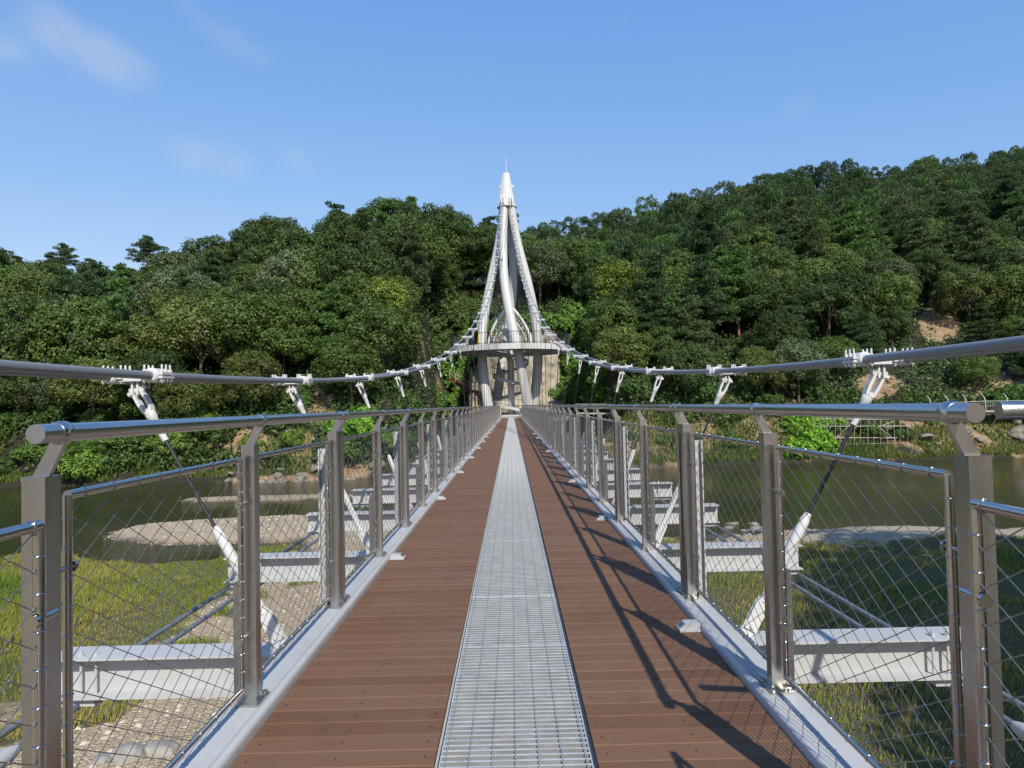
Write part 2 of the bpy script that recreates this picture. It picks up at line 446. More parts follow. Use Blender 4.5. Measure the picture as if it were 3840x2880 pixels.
# ------------------------------------------------------------------ light, sky
SUN = Vector((.31 * math.cos(R(41.5)), -.951 * math.cos(R(41.5)), math.sin(R(41.5)))).normalized()
sl = bpy.data.lights.new('sun', 'SUN'); sl.energy = 3.0; sl.angle = R(.5); sl.color = (1, .93, .80)
so = bpy.data.objects.new('sun', sl); COL.objects.link(so)
so.rotation_euler = SUN.to_track_quat('Z', 'Y').to_euler()
so.location = (20, -40, 60)
world = bpy.data.worlds.new('World'); scene.world = world; world.use_nodes = True
def make_world():
    nt = world.node_tree; nt.nodes.clear(); N = NT(nt)
    out = N.n('ShaderNodeOutputWorld')
    sky = N.n('ShaderNodeTexSky', sky_type='NISHITA', sun_disc=False, sun_elevation=R(41.5),
              sun_rotation=math.atan2(.31, -.951), altitude=120, air_density=1.0, dust_density=.15, ozone_density=3.0)
    tc = N.n('ShaderNodeTexCoord').outputs['Generated']
    ns = N.noise(5.0, 6, .6, tc, .6)
    tot = None
    # thin wisps of cloud, each round a direction in the sky
    blobs = [((-15, 95), .050, .50), ((15, 110), .030, .30), ((70, 30), .035, .20), ((115, 55), .035, .24), ((155, 85), .036, .26), ((200, 110), .038, .32), ((250, 135), .036, .30), ((285, 155), .025, .18),
             ((400, 10), .028, .20), ((430, 40), .026, .24), ((470, 62), .03, .32), ((510, 85), .032, .34), ((550, 115), .028, .26),
             ((400, 325), .026, .26), ((430, 340), .02, .18), ((490, 345), .032, .26), ((525, 355), .02, .16), ((635, 340), .024, .26), ((665, 360), .018, .2), ((1345, 45), .022, .10), ((1720, 235), .022, .12)]
    for (p, r, s) in blobs:
        d = (at(p[0], p[1], 100) - EYE).normalized()
        off = N.n('ShaderNodeVectorMath', operation='SUBTRACT', ins={0: tc, 1: tuple(d)}).outputs[0]
        off = N.n('ShaderNodeVectorMath', operation='MULTIPLY', ins={0: off, 1: (1, 1, 1.25)}).outputs[0]
        ln = N.n('ShaderNodeVectorMath', operation='LENGTH', ins={0: off}).outputs[1]
        ln = N.math('ADD', ln, N.math('MULTIPLY', N.math('SUBTRACT', ns, .5), .09))
        mk = N.n('ShaderNodeMapRange', interpolation_type='SMOOTHERSTEP', ins={0: ln, 1: r * 1.25, 2: 0.0, 3: 0.0, 4: s}).outputs[0]
        tot = mk if tot is None else N.math('ADD', tot, mk)
    tot = N.math('MINIMUM', N.math('MULTIPLY', tot, .45), .5)
    sp = N.n('ShaderNodeSeparateColor', ins={0: sky.outputs[0]})
    ch = [N.math('MULTIPLY', N.math('POWER', sp.outputs[i], p), a) for i, (p, a) in enumerate(((.90, .66), (.58, 1.01), (.28, 2.08)))]
    tint = N.n('ShaderNodeCombineColor', ins={0: ch[0], 1: ch[1], 2: ch[2]}).outputs[0]
    col = N.mix(tot, tint, (2.3, 2.5, 2.8, 1))
    bg = N.n('ShaderNodeBackground', ins={0: col, 1: .15})
    nt.links.new(bg.outputs[0], out.inputs[0])
make_world()
scene.view_settings.view_transform = 'Standard'
scene.view_settings.look = 'None'
scene.view_settings.exposure = 0.84
scene.view_settings.gamma = 1
scene.view_settings.use_curve_mapping = False

ORD = ['zeroth', 'first', 'second', 'third', 'fourth', 'fifth', 'sixth', 'seventh', 'eighth', 'ninth', 'tenth', 'eleventh', 'twelfth',
       'thirteenth', 'fourteenth', 'fifteenth', 'sixteenth', 'seventeenth', 'eighteenth', 'nineteenth', 'twentieth']
TENS = {2: 'twenty', 3: 'thirty', 4: 'forty', 5: 'fifty', 6: 'sixty', 7: 'seventy', 8: 'eighty'}
TENTH = {2: 'twentieth', 3: 'thirtieth', 4: 'fortieth', 5: 'fiftieth', 6: 'sixtieth', 7: 'seventieth', 8: 'eightieth'}
def ordw(n):
    if n <= 20: return ORD[n]
    return TENTH[n // 10] if n % 10 == 0 else TENS[n // 10] + '-' + ORD[n % 10]
SIDE = {-1: 'left', 1: 'right'}

# ------------------------------------------------------------------ footbridge deck
JOINTS = [1.7 + 3 * k for k in range(25)]         # module joints, metres from the viewer
DECK_END = 73.4
def build_deck():
    root = empty('footbridge_deck', (0, 0, 0))
    tag(root, 'long footbridge deck of brown boards with a grey steel grating down the middle', 'footbridge')
    P = .125
    for s in (-1, 1):
        b = MB()
        n0, n1 = -28, int(DECK_END / P)
        for k in range(n0, n1):
            y0 = k * P + .0022; y1 = (k + 1) * P - .0022
            xa, xb = sorted((s * .312, s * 1.094))
            jz = random.uniform(-.0012, .0012)
            e = .0035
            poly = [(y0, -.022), (y1, -.022), (y1, jz - e), (y1 - e, jz), (y0 + e, jz), (y0, jz - e)]
            b.mi = 0; b.prism(poly, xa, xb, 'x')
            if y0 < 24:
                b.mi = 1
                for xx in (.35, .72 + random.uniform(-.02, .02), 1.05):
                    x = s * (xx + random.uniform(-.006, .006)); y = (y0 + y1) / 2 + random.uniform(-.01, .01)
                    pr = [(x + .0046 * math.cos(PI / 4 * q), y + .0046 * math.sin(PI / 4 * q)) for q in range(8)]
                    b.prism(pr, jz - .001, jz + .0012, 'z')
        b.build('board_strip', [M['board'], M['screw']], root)
    # grating
    g = MB()
    pitch = .041
    y = -3.5
    while y < DECK_END:
        g.mi = 1; g.box((0, y, -.0185), (.575, .005, .033))
        g.mi = 0; g.box((0, y, -.0005), (.575, .009, .003))
        y += pitch
    for i in range(7):
        x = -.27 + .09 * i
        g.mi = 1; g.box((x, (DECK_END - 3.5) / 2, -.003), (.006, DECK_END + 3.5, .0085)); g.mi = 0
    for s in (-1, 1): g.box((s * .2895, (DECK_END - 3.5) / 2, -.018), (.005, DECK_END + 3.5, .038))
    y = -3.1
    while y < DECK_END:      # panel ends and clips
        g.box((0, y, -.018), (.585, .007, .036))
        for x in (-.17, .21):
            if y < 30 and random.random() < .7: g.mi = 1; g.box((x + random.uniform(-.05, .05), y + .02, .002), (.035, .022, .005)); g.mi = 0
        y += 1.0
    g.build('steel_grating', [M['grating'], M['gratingweb']], root)
    # edge girders: channel with a rounded inner lip
    for s in (-1, 1):
        prof = [(1.103, -.26), (1.103, .022), (1.106, .033), (1.113, .041), (1.124, .045), (1.137, .042), (1.150, .036),
                (1.30, .036), (1.30, -.26)]
        prof = [(s * x, z) for x, z in prof]
        MB().prism(prof, -3.5, DECK_END, 'y').build('edge_girder', M['white'], root)
    # inner stringers under the boards
    for x in (-.33, .33):
        MB().box((x, (DECK_END - 3.5) / 2, -.14), (.08, DECK_END + 3.5, .2)).build('stringer', M['white'], root)
    # crossbeams and uprights
    for k, y in enumerate([-1.3] + JOINTS):
        c = MB(); zt = -.262; h = .27; w = .25
        c.box((0, y, zt - .007), (6.4, w, .014)); c.box((0, y, zt - h + .007), (6.4, w, .014)); c.box((0, y, zt - h / 2), (6.4, .010, h - .028))
        for x in (-1.62, 1.62, -1.05, 1.05):
            c.box((x, y, zt - h / 2), (.012, w - .03, h - .028))
        for s in (-1, 1):
            for dx in (2.82, 2.92):
                c.hexbolt((s * dx, y - .06, zt), .019, .022)
                c.tube([(s * dx, y - .06, zt - h + .014), (s * dx, y - .06, zt + .04)], .010, 6)
        # wind cable saddles under the ends
        for s in (-1, 1):
            c.box((s * 3.0, y, zt - h - .03), (.36, .16, .058))
        c.build('crossbeam', M['white'], root)
        if y > 3:
            for s in (-1, 1):
                u = MB()
                u.box((s * 1.306, y, -.13), (.008, .08, .24)); u.box((s * 1.266, y, .54), (.008, .08, 1.10)); u.box((s * 1.310, y, .54), (.008, .08, 1.10)); u.box((s * 1.288, y, .54), (.036, .008, 1.098))
                u.build('upright', M['white'], root)
    return root
build_deck()

# ------------------------------------------------------------------ railings
def wire_mesh(L, H, cw=.14, ch=.08, r=.0016, knots=True):
    b = MB()
    m = ch / cw
    for sgn in (1, -1):
        c = -L * m if sgn > 0 else 0
        c = math.floor(c / ch) * ch
        while c < H + L * m + ch:
            # z = sgn*m*y + c   clipped to rectangle
            ys = []
            z0 = c; z1 = sgn * m * L + c
            ta, tb = 0.0, 1.0
            dz = z1 - z0
            lo, hi = (0 - z0) / dz, (H - z0) / dz
            if lo > hi: lo, hi = hi, lo
            ta, tb = max(ta, lo), min(tb, hi)
            if tb - ta > .004:
                pa = (0, L * ta, z0 + dz * ta); pb = (0, L * tb, z0 + dz * tb)
                b.tube([pa, pb], r, 4, caps=False)
            c += ch
    if knots:
        i = 0
        while i * cw / 2 <= L + 1e-6:
            j = 0
            while j * ch / 2 <= H + 1e-6:
                if (i + j) % 2 == 0:
                    y, z = i * cw / 2, j * ch / 2; q = .0042
                    b.add([(q, y, z), (-q, y, z), (0, y + q * 1.3, z), (0, y - q * 1.3, z), (0, y, z + q), (0, y, z - q)],
                          [(0, 2, 4), (2, 1, 4), (1, 3, 4), (3, 0, 4), (2, 0, 5), (1, 2, 5), (3, 1, 5), (0, 3, 5)])
                j += 1
            i += 1
    return b

def ring(b, c, R_, r, ax, n=8):
    c = Vector(c)
    pts = []
    for k in range(n):
        a = 2 * PI * k / n
        if ax == 'y': pts.append(c + Vector((math.cos(a) * R_, .25 * r * k / n, math.sin(a) * R_)))
        else: pts.append(c + Vector((math.cos(a) * R_, math.sin(a) * R_, 0)))
    b.tube(pts, r, 4, closed=True)

PZ0, PZ1 = .115, 1.14
def panel_frame(L, zoff=0.0):
    b = MB(); r = .0125
    z0, z1 = PZ0, PZ1
    for z in (z0, z1): b.tube([(0, 0, z), (0, L, z)], r, 10)
    for y in (0, L): b.tube([(0, y, z0), (0, y, z1)], r, 10)
    y = .07
    while y < L:
        ring(b, (0, y, z1), r + .0015, .002, 'y'); ring(b, (0, y, z0), r + .0015, .002, 'y'); y += .14
    z = z0 + .08
    while z < z1 - .02:
        ring(b, (0, 0, z), r + .0015, .002, 'z'); ring(b, (0, L, z), r + .0015, .002, 'z'); z += .08
    for z in (z0 + .22, z1 - .2):       # pins to the posts
        b.tube([(0, -.055, z), (0, .022, z)], .008, 8); b.tube([(0, L - .022, z), (0, L + .055, z)], .008, 8)
        b.tube([(0, .016, z), (0, .026, z)], .016, 8); b.tube([(0, L - .026, z), (0, L - .016, z)], .016, 8)
    return b

def post_mesh(half=False):
    b = MB()
    w = .03
    b.box((0, 0, .62), (.06, .06, 1.16)); b.box((0, 0, 1.2025), (.064, .064, .005))
    return b
def plate_mesh():
    b = MB(); b.box((0, 0, .0415), (.105, .15, .011))
    for x in (-.037, .037):
        for y in (-.057, .057): b.hexbolt((x, y, .047), .011, .012)
    return b
def bracket_mesh(s):
    """flat plate leaning in from post head to handrail (s: +1 right rail)"""
    b = MB(); t = .006
    p = [(s * .018, 1.205), (s * -.024, 1.205), (s * -.066, 1.293), (s * -.030, 1.297)]
    return b.prism(p, -.007, .007, 'y')

def rounded_plate(x0, x1, z1, y, t, s):
    poly = [(s * x0, -.03), (s * x1, -.03)]
    rad = .045
    for k in range(7):
        a = PI / 2 * k / 6
        poly.append((s * (x1 - rad + rad * math.cos(a)), z1 - rad + rad * math.sin(a)))
    poly.append((s * x0, z1))
    return MB().prism(poly, y - t / 2, y + t / 2, 'y')

def handrail(y0, y1, cap0, posts, s):
    b = MB(); x = -s * .05; z = 1.315; r = .0243
    ys = y0 - (.09 if cap0 else 0)
    b.tube([(x, ys, z), (x, y1 - .002, z)], r, 20)
    for p in posts:
        b.tube([(x, p - .020, z), (x, p - .013, z), (x, p + .013, z), (x, p + .020, z)], [r + .0012, r + .0058, r + .0058, r + .0012], 20)
    return b

PANELS = {}
def make_module(s, first=False):
    root = empty('steel_railing', (s * 1.2, 0, 0))
    P = [.06, 1.46, 2.93]
    hb = handrail(0 if not first else .06, 3.0, first, P, s).build('handrail', M['rail'], root)
    if first:
        x = -s * .05
        c = MB(); c.tube([(x, -.034, 1.315), (x, -.030, 1.315)], .0243, 24); c.build('end_cap', M['steel'], hb)
    for i, p in enumerate(P):
        po = post_mesh().build('post', M['steel'], root, (0, p, 0))
        plate_mesh().build('base_plate', M['steel'], po)
        bracket_mesh(s).build('bracket', M['steel'], po)
        if i == 1:
            rounded_plate(.040, .088, .585, .012, .012, s).build('stiffener_plate', M['steel'], po)
        if i == 0 and first:
            rounded_plate(.0305, .062, 1.155, .03, .012, s).build('stiffener_plate', M['steel'], po)
    for a, e in ((.19, 1.385), (1.565, 2.845)):
        L = e - a
        key = round(L, 3)
        if key not in PANELS:
            fo = panel_frame(L).build('infill_panel', M['tubes'])
            wo = wire_mesh(L - .02, PZ1 - PZ0 - .02).build('wire_mesh', M['wire'], None, (0, .01, PZ0 + .01), fix=False)
            PANELS[key] = (fo.data, wo.data)
            bpy.data.objects.remove(fo); bpy.data.objects.remove(wo)
        fd, wd = PANELS[key]
        f = bpy.data.objects.new('infill_panel', fd); COL.objects.link(f); f.parent = root; f.location = (s * .018, a, 0)
        w = bpy.data.objects.new('wire_mesh', wd); COL.objects.link(w); w.parent = f; w.location = (0, .01, PZ0 + .01)
    return root

for s in (-1, 1):
    f = make_module(s, True); f.location.y = JOINTS[0]
    tag(f, 'nearest stainless railing section on the %s edge, its handrail ending in a flat cap' % SIDE[s], 'railing', 'railing sections along the footbridge')
    proto = make_module(s)
    for k in range(1, 24):
        o = proto if k == 1 else copy_tree(proto)
        o.location.y = JOINTS[k]
        far = ', last before the tower' if k == 23 else ''
        tag(o, '%s stainless mesh railing section from the viewer along the %s edge%s' % (ordw(k + 1), SIDE[s], far), 'railing', 'railing sections along the footbridge')

# short mesh leaves in front of the first railing posts
for s in (-1, 1):
    L = 1.5
    root = empty('mesh_gate_leaf', (s * 1.005, 1.47 - L, -.015))
    fo = panel_frame(L).build('frame', M['tubes'], root)
    wire_mesh(L - .02, PZ1 - PZ0 - .02).build('wire_mesh', M['wire'], fo, (0, .01, PZ0 + .01), fix=False)
    tag(root, 'tube framed wire mesh panel cut by the %s picture edge, before the first railing post' % SIDE[s], 'mesh panel', 'near mesh panels')

# handrail of the side bay on the right
root = empty('side_handrail', (1.345, 1.86, 0))
MB().tube([(0, 0, 1.315), (1.2, -.22, 1.315)], .0243, 20).build('handrail', M['rail'], root)
po = post_mesh().build('post', M['steel'], root, (1.1, -.2, 0))
bracket_mesh(1).build('bracket', M['steel'], po)
tag(root, 'cut off stainless handrail end at right picture edge, level with the rail', 'handrail')

# deck lights
def deck_light(s):
    root = empty('deck_light', (0, 0, 0))
    b = MB()
    x0, x1 = -s * .09, s * .03
    prof = [(x0, 0), (x1, 0), (x1, .042), (x0 + s * .035, .042), (x0, .016)]
    b.prism(prof, -.045, .045, 'y'); b.box(((x0 + x1) / 2, 0, .006), (.128, .118, .010))
    h = b.build('housing', M['white'], root)
    q = MB(); q.add([(x0 + s * .004, -.03, .0195), (x0 + s * .004, .03, .0195), (x0 + s * .032, .03, .0408), (x0 + s * .032, -.03, .0408)], [(0, 1, 2, 3)])
    q = MB(); a = Vector((x0 + s * .006, 0, .0226)); c = Vector((x0 + s * .031, 0, .0413))
    q.bar(a, c, .06, .005); q.build('lens', M['lens'], root)
    return root
for s, y0 in ((-1, 2.3), (1, 4.1)):
    pl = deck_light(s)
    k = 0; y = y0
    while y < 72:
        o = pl if k == 0 else copy_tree(pl)
        o.location = (s * 1.07, y, 0.001)
        k += 1; y += 3.88
        tag(o, '%s little grey deck light from the viewer beside the %s girder' % (ordw(k), SIDE[s]), 'deck light', 'deck lights along the boards')

# ------------------------------------------------------------------ main cables and hangers
def cz(y): return 1.36 + .250 + .00412 * (y - 3.3) ** 2
def cx(y):
    q = (78.7 - y) / 74.0
    return .5 + 2.065 * q - .525 * q * (1 - q)
def cslope(y): return .00824 * (y - 3.3)
for s in (-1, 1):
    for w in (-1, 1):
        pts = []
        y = -4.0
        while y < 78.5:
            g = .14
            pts.append((s * (cx(y) + w * g), y, cz(y))); y += 1.0 if y > 12 else .5
        pts.append((s * (cx(78.6) + w * .14), 78.6, cz(78.6)))
        b = MB(); b.tube(pts, .028, 16)
        o = b.build('main_cable', M['strand'])
        tag(o, 'thick grey stranded main cable on the %s, %s of its pair' % (SIDE[s], 'outer' if w > 0 else 'inner'), 'cable', 'main suspension cables')

def clamp_mesh():
    b = MB()
    for w in (-1, 1):
        x = w * .14
        b.tube([(x, -.085, 0), (x, .085, 0)], .050, 14)                   # collar round the cable
        b.tube([(x, -.10, 0), (x, -.085, 0)], [.040, .052], 14); b.tube([(x, .085, 0), (x, .10, 0)], [.052, .040], 14)
        for sx in (-1, 1):
            b.box((x + sx * .058, 0, .012), (.036, .16, .018)); b.box((x + sx * .058, 0, -.012), (.036, .16, .018))
            for dy in (-.055, 0, .055):
                b.tube([(x + sx * .06, dy, -.05), (x + sx * .06, dy, .075)], .0075, 6)
                b.hexbolt((x + sx * .06, dy, .022), .014, .018); b.hexbolt((x + sx * .06, dy, -.04), .014, .018)
    b.box((0, 0, .022), (.26, .10, .026)); b.box((0, 0, -.022), (.26, .12, .028))
    b.box((-.018, 0, -.075), (.014, .07, .11)); b.box((.018, 0, -.075), (.014, .07, .11))
    b.tube([(-.05, 0, -.10), (.05, 0, -.10)], .017, 10)
    return b
def upper_socket_mesh():     # hangs along -z from the pin at the origin
    b = MB()
    for w in (-1, 1):
        b.prism([(w * .024, .032), (w * .038, .026), (w * .040, -.10), (w * .034, -.165), (w * .014, -.185), (w * .020, -.10)], -.028, .028, 'y')
    b.tube([(-.066, 0, 0), (.066, 0, 0)], .018, 10)
    b.tube([(0, 0, -.15), (0, 0, -.18), (0, 0, -.22), (0, 0, -.226), (0, 0, -.40)], [.030, .037, .036, .031, .021], 14)
    for w in (-1, 1): b.tube([(0, w * .026, -.165), (0, w * .038, -.165)], .020, 10)
    return b
def lower_socket_mesh():     # rises along +z from the clevis pin at the origin
    b = MB()
    b.prism([(-.055, -.08), (.055, -.08), (.052, .01), (.034, .045), (-.034, .045), (-.052, .01)], -.008, .008, 'y')
    for w in (-1, 1):
        b.prism([(-.045, -.03), (.045, -.03), (.045, .16), (.022, .22), (-.022, .22), (-.045, .16)], w * .016 - .006, w * .016 + .006, 'y')
    b.tube([(0, -.035, 0), (0, .035, 0)], .017, 10)
    b.tube([(0, 0, .18), (0, 0, .25), (0, 0, .52), (0, 0, .54), (0, 0, .80), (0, 0, .86)], [.030, .030, .030, .036, .034, .022], 12)
    return b
CLAMP = clamp_mesh().build('cable_clamp', M['clamp']); USOCK = upper_socket_mesh().build('upper_socket', M['clamp'])
LSOCK = lower_socket_mesh().build('lower_socket', M['clamp'])
bm_ = MB(); bm_.tube([(0, 0, 0), (0, 0, 1)], .0125, 10); ROPE = bm_.build('rope', M['rope'])
for o in (CLAMP, USOCK, LSOCK, ROPE): COL.objects.unlink(o)
def inst(o, parent, mat4):
    c = bpy.data.objects.new(o.name.split('.')[0], o.data); COL.objects.link(c); c.parent = parent
    c.matrix_local = mat4; return c
for s in (-1, 1):
    for k in range(1, 25):
        y = JOINTS[k]
        top = Vector((s * cx(y), y, cz(y)))
        root = empty('hanger', top)
        tilt = Matrix.Rotation(math.atan(cslope(y)), 4, 'X')
        inst(CLAMP, root, tilt)
        pin = tilt @ Vector((0, 0, -.10))
        bot = Vector((s * 1.62, y, -.18)) - top
        d = (bot - pin); L = d.length; d.normalize()
        q = (-d).to_track_quat('Z', 'Y').to_matrix().to_4x4()
        # keep the fork's flat side along the bridge
        zax = -d; yax = Vector((0, 1, 0)); xax = yax.cross(zax).normalized(); yax = zax.cross(xax)
        Rm = Matrix((xax, yax, zax)).transposed().to_4x4()
        if L < 1.5: continue
        inst(USOCK, root, Matrix.Translation(pin) @ Rm)
        inst(LSOCK, root, Matrix.Translation(bot) @ Rm)
        a = pin + d * .39; e = bot - d * .82
        inst(ROPE, root, Matrix.Translation(e) @ Rm @ Matrix.Diagonal((1, 1, (a - e).length, 1)))
        tag(root, 'black hanger with white cable clamp, %s from the viewer on the %s' % (ordw(k), SIDE[s]), 'hanger', 'hangers on the main cables')

# wind cables under the crossbeam ends
for s in (-1, 1):
    for w in (-1, 1):
        b = MB(); x = s * (3.05 + w * .115)
        pts = []
        y = 4.05 if True else 0
        while y <= 74:
            pts.append((x, y, -.592)); y += 3.5
        b.tube(pts, .022, 10)
        c = b.build('wind_cable', M['windcable'])
        q = MB(); q.tube([(x, 3.62, -.592), (x, 3.66, -.592), (x, 3.98, -.592), (x, 4.06, -.592)], [.02, .045, .05, .028], 12)
        q.build('end_socket', M['white'], c)
        q = MB(); q.tube([(x, .2, -.592), (x, 3.64, -.592)], .018, 8); q.build('rod', M['windcable'], c)
        tag(c, 'dark grey wind cable under the %s beam ends, the %s of the two' % (SIDE[s], 'outer' if w > 0 else 'inner'), 'cable', 'wind cables under the deck')

#PART2
# ------------------------------------------------------------------ tower
TX, TY = .06, 80.0
WL = -5.1                                # river level
def spline(tab, n):
    zs = [t[0] for t in tab]
    out = []
    for i in range(n):
        z = zs[0] + (zs[-1] - zs[0]) * i / (n - 1)
        row = [z]
        for c in range(1, len(tab[0])):
            # smooth cubic through the table (Catmull-Rom on uneven knots via numpy interp of a finer fit)
            row.append(float(np.interp(z, zs, [t[c] for t in tab])))
        out.append(row)
    for it in range(6):                  # relax
        new = [r[:] for r in out]
        for i in range(1, n - 1):
            for c in range(1, len(out[0])):
                new[i][c] = .25 * out[i - 1][c] + .5 * out[i][c] + .25 * out[i + 1][c]
        out = new
    return out

def build_tower():
    root = empty('bridge_tower', (TX, TY, 0))
    tag(root, 'tall white tower of four twisted legs under a cone, with a round viewing platform', 'bridge tower')
    tab = [(-4.6, 3.05, 58, .60), (-1.4, 3.2, 46, .60), (1.2, 3.25, 36, .59), (4.5, 3.4, 23, .57), (7.9, 3.45, 14, .56), (9.5, 3.3, 7, .55), (12.06, 2.95, 0, .54),
           (15.1, 2.4, -11, .53), (17.2, 1.98, -17, .52), (19.2, 1.5, -23, .50), (21.3, 1.08, -28, .48), (24.3, .62, -33, .46), (25.6, .50, -36, .46)]
    path = spline(tab, 44)
    for q in range(4):                   # front, right, back, left
        pts = []; rs = []
        for z, r, ang, rad in path:
            a = R(-90 + 90 * q + ang)
            pts.append((r * math.cos(a), r * math.sin(a), z)); rs.append(rad)
        b = MB(); b.tube(pts, rs, 22)
        b.build('leg', M['tower'], root)
    # cone head
    b = MB()
    z0, z1 = 24.85, 28.86
    b.tube([(0, 0, z0 - .12), (0, 0, z0), (0, 0, z0 + .001), (0, 0, z0 + .16), (0, 0, z0 + .161), (0, 0, z1 - .05), (0, 0, z1)], [1.16, 1.20, 1.02, 1.02, .99, .40, .34], 36, smooth=False)
    cone = b.build('cone_head', M['tower'], root)
    for p in cone.data.polygons: p.use_smooth = len(p.vertices) == 4
    for s in (-1, 1):                    # cable sockets and lugs
        for w in (-1, 1):
            b = MB(); x = s * .5 + w * .145
            b.tube([(x, -1.36, 24.9), (x, -1.28, 25.15), (x, -1.20, 25.38)], [.05, .09, .09], 10)
            b.box((x, -1.02, 25.55), (.06, .5, .62), Matrix.Rotation(R(-14), 3, 'X'))
            b.build('cable_socket', M['clamp'], cone)
    for s, z, x in ((-1, 27.3, .73), (1, 27.3, .73)):
        b = MB(); b.tube([(s * x, -.03, z), (s * x, .03, z)], .16, 12)
        b.build('lifting_lug', M['tower'], cone)
    b = MB(); b.tube([(0, 0, z1 - .02), (0, 0, z1 + .6), (0, 0, z1 + 1.85), (0, 0, z1 + 2.35)], [.055, .045, .03, .008], 8)
    for a in (0, 1, 2): b.bar((-.16 * math.cos(a * 1.05), -.16 * math.sin(a * 1.05), z1 + 1.95), (.16 * math.cos(a * 1.05), .16 * math.sin(a * 1.05), z1 + 1.95), .015, .015)
    b.build('lightning_rod', M['clamp'], cone)
    b = MB(); pts = [(-.37 - .62 * (z1 - z) / (z1 - z0), -.22, z) for z in np.linspace(z1, z0 - .1, 12)]
    b.tube(pts + [(-1.16, -.22, z0 - .35), (-1.02, -.2, z0 - .75)], .03, 6); b.build('conduit', M['clamp'], cone)

    # viewing platform: ring floor, a little flattened along the bridge
    KY = .87
    def ring_floor(name, Ri, Ro, zt, th, mat_, seg=96, par=root):
        b = MB(); n = seg
        vs = []
        for k in range(n):
            a = 2 * PI * k / n; c, s_ = math.cos(a), math.sin(a)
            e_ = KY
            vs += [(Ri * c, Ri * s_, zt), (Ro * c, e_ * Ro * s_, zt), (Ro * c, e_ * Ro * s_, zt - th), ((Ro - .12) * c, e_ * (Ro - .12) * s_, zt - th), ((Ro - .12) * c, e_ * (Ro - .12) * s_, zt - .14), (Ri * c, Ri * s_, zt - .14)]
        fs = []
        for k in range(n):
            a_, b_ = k * 6, ((k + 1) % n) * 6
            for i in range(6):
                i2 = (i + 1) % 6
                fs.append((a_ + i, b_ + i, b_ + i2, a_ + i2))
        b.add(vs, fs); return b.build(name, mat_, par)
    ZP = 8.1
    ring_floor('viewing_platform', 2.4, 7.05, ZP, .62, M['tower'])
    b = MB()                              # beams beneath
    for k in range(16):
        a = 2 * PI * k / 16
        b.bar((2.3 * math.cos(a), 2.3 * math.sin(a), ZP - .36), (6.9 * math.cos(a), KY * 6.9 * math.sin(a), ZP - .34), .12, .36)
    for rr_ in (2.4, 3.9, 5.4):
        pts = [(rr_ * math.cos(2 * PI * k / 48), rr_ * math.sin(2 * PI * k / 48), ZP - .36) for k in range(48)]
        b.tube(pts, .13, 6, closed=True)
    b.build('floor_beams', M['towergrey'], root)
    def round_rail(name, Rr, zb, h, gap=None, par=root):
        b = MB(); n = 150
        for k in range(n):
            a = 2 * PI * k / n
            if gap and abs((a - gap[0] + PI) % (2 * PI) - PI) < gap[1]: continue
            c, s_ = math.cos(a), math.sin(a)
            rr_ = .045 if k % 7 == 0 else .017
            b.tube([(Rr * c, KY * Rr * s_, zb), (Rr * c, KY * Rr * s_, zb + h)], rr_, 4, caps=False)
        for z in (zb + .12, zb + h):
            seg = []
            for k in range(0, 97):
                a = 2 * PI * k / 96
                if gap and abs((a - gap[0] + PI) % (2 * PI) - PI) < gap[1]:
                    if len(seg) > 1: b.tube(seg, .035, 6)
                    seg = []; continue
                seg.append((Rr * math.cos(a), KY * Rr * math.sin(a), z))
            if len(seg) > 1: b.tube(seg, .035, 6)
        return b.build(name, M['darkrail'], par)
    round_rail('platform_railing', 7.0, ZP, 1.32)
    # lower deck
    ring_floor('lower_platform', .9, 6.9, -.03, .5, M['towergrey'])
    round_rail('lower_railing', 6.85, -.03, 1.3, gap=(R(-90), R(11)))
    b = MB()
    for a, rr_, z in ((R(-128), 6.9, 0), (R(-122), 6.9, 0), (R(-100), 6.9, 0), (R(-80), 6.9, 0), (R(-55), 6.9, 0), (R(-50), 6.9, 0), (R(-120), 6.9, ZP), (R(-45), 6.9, ZP), (R(-108), 6.95, ZP)):
        b.box((rr_ * math.cos(a), KY * rr_ * math.sin(a), z + .72), (.12, .06, 1.4))
    b.build('yellow_strip', M['yellow'], root)
    # spiral stair round a column
    st = MB(); st.tube([(0, 0, -4.6), (0, 0, 8.0)], .39, 20); st.build('stair_column', M['tower'], root)
    P_ = 3.02; z_top = ZP - .1; Ro = 2.15; Ri = .40
    turns = 2.66; N_ = int(turns * 26)
    steps = MB(); band = MB(); rail = MB()
    A0 = R(165)                           # angle at the top; falls as the angle grows through the front
    prev = None
    outer = []; inner = []
    for k in range(N_ + 1):
        a = A0 + 2 * PI * turns * k / N_; z = z_top - P_ * turns * k / N_
        c, s_ = math.cos(a), math.sin(a)
        outer.append((Ro * c, Ro * s_, z)); inner.append((Ro * .985 * c, Ro * .985 * s_, z))
        if k < N_:
            a2 = A0 + 2 * PI * turns * (k + 1.02) / N_
            c2, s2 = math.cos(a2), math.sin(a2)
            vs = [(Ri * c, Ri * s_, z), (Ro * c, Ro * s_, z), (Ro * c2, Ro * s2, z), (Ri * c2, Ri * s2, z)]
            steps.add(vs + [(p[0], p[1], p[2] - .05) for p in vs], [(0, 1, 2, 3), (7, 6, 5, 4), (0, 4, 5, 1), (1, 5, 6, 2), (2, 6, 7, 3), (3, 7, 4, 0)])
        if k % 1 == 0:
            rail.tube([(Ro * c, Ro * s_, z), (Ro * c, Ro * s_, z + 1.1)], .018, 4, caps=False)
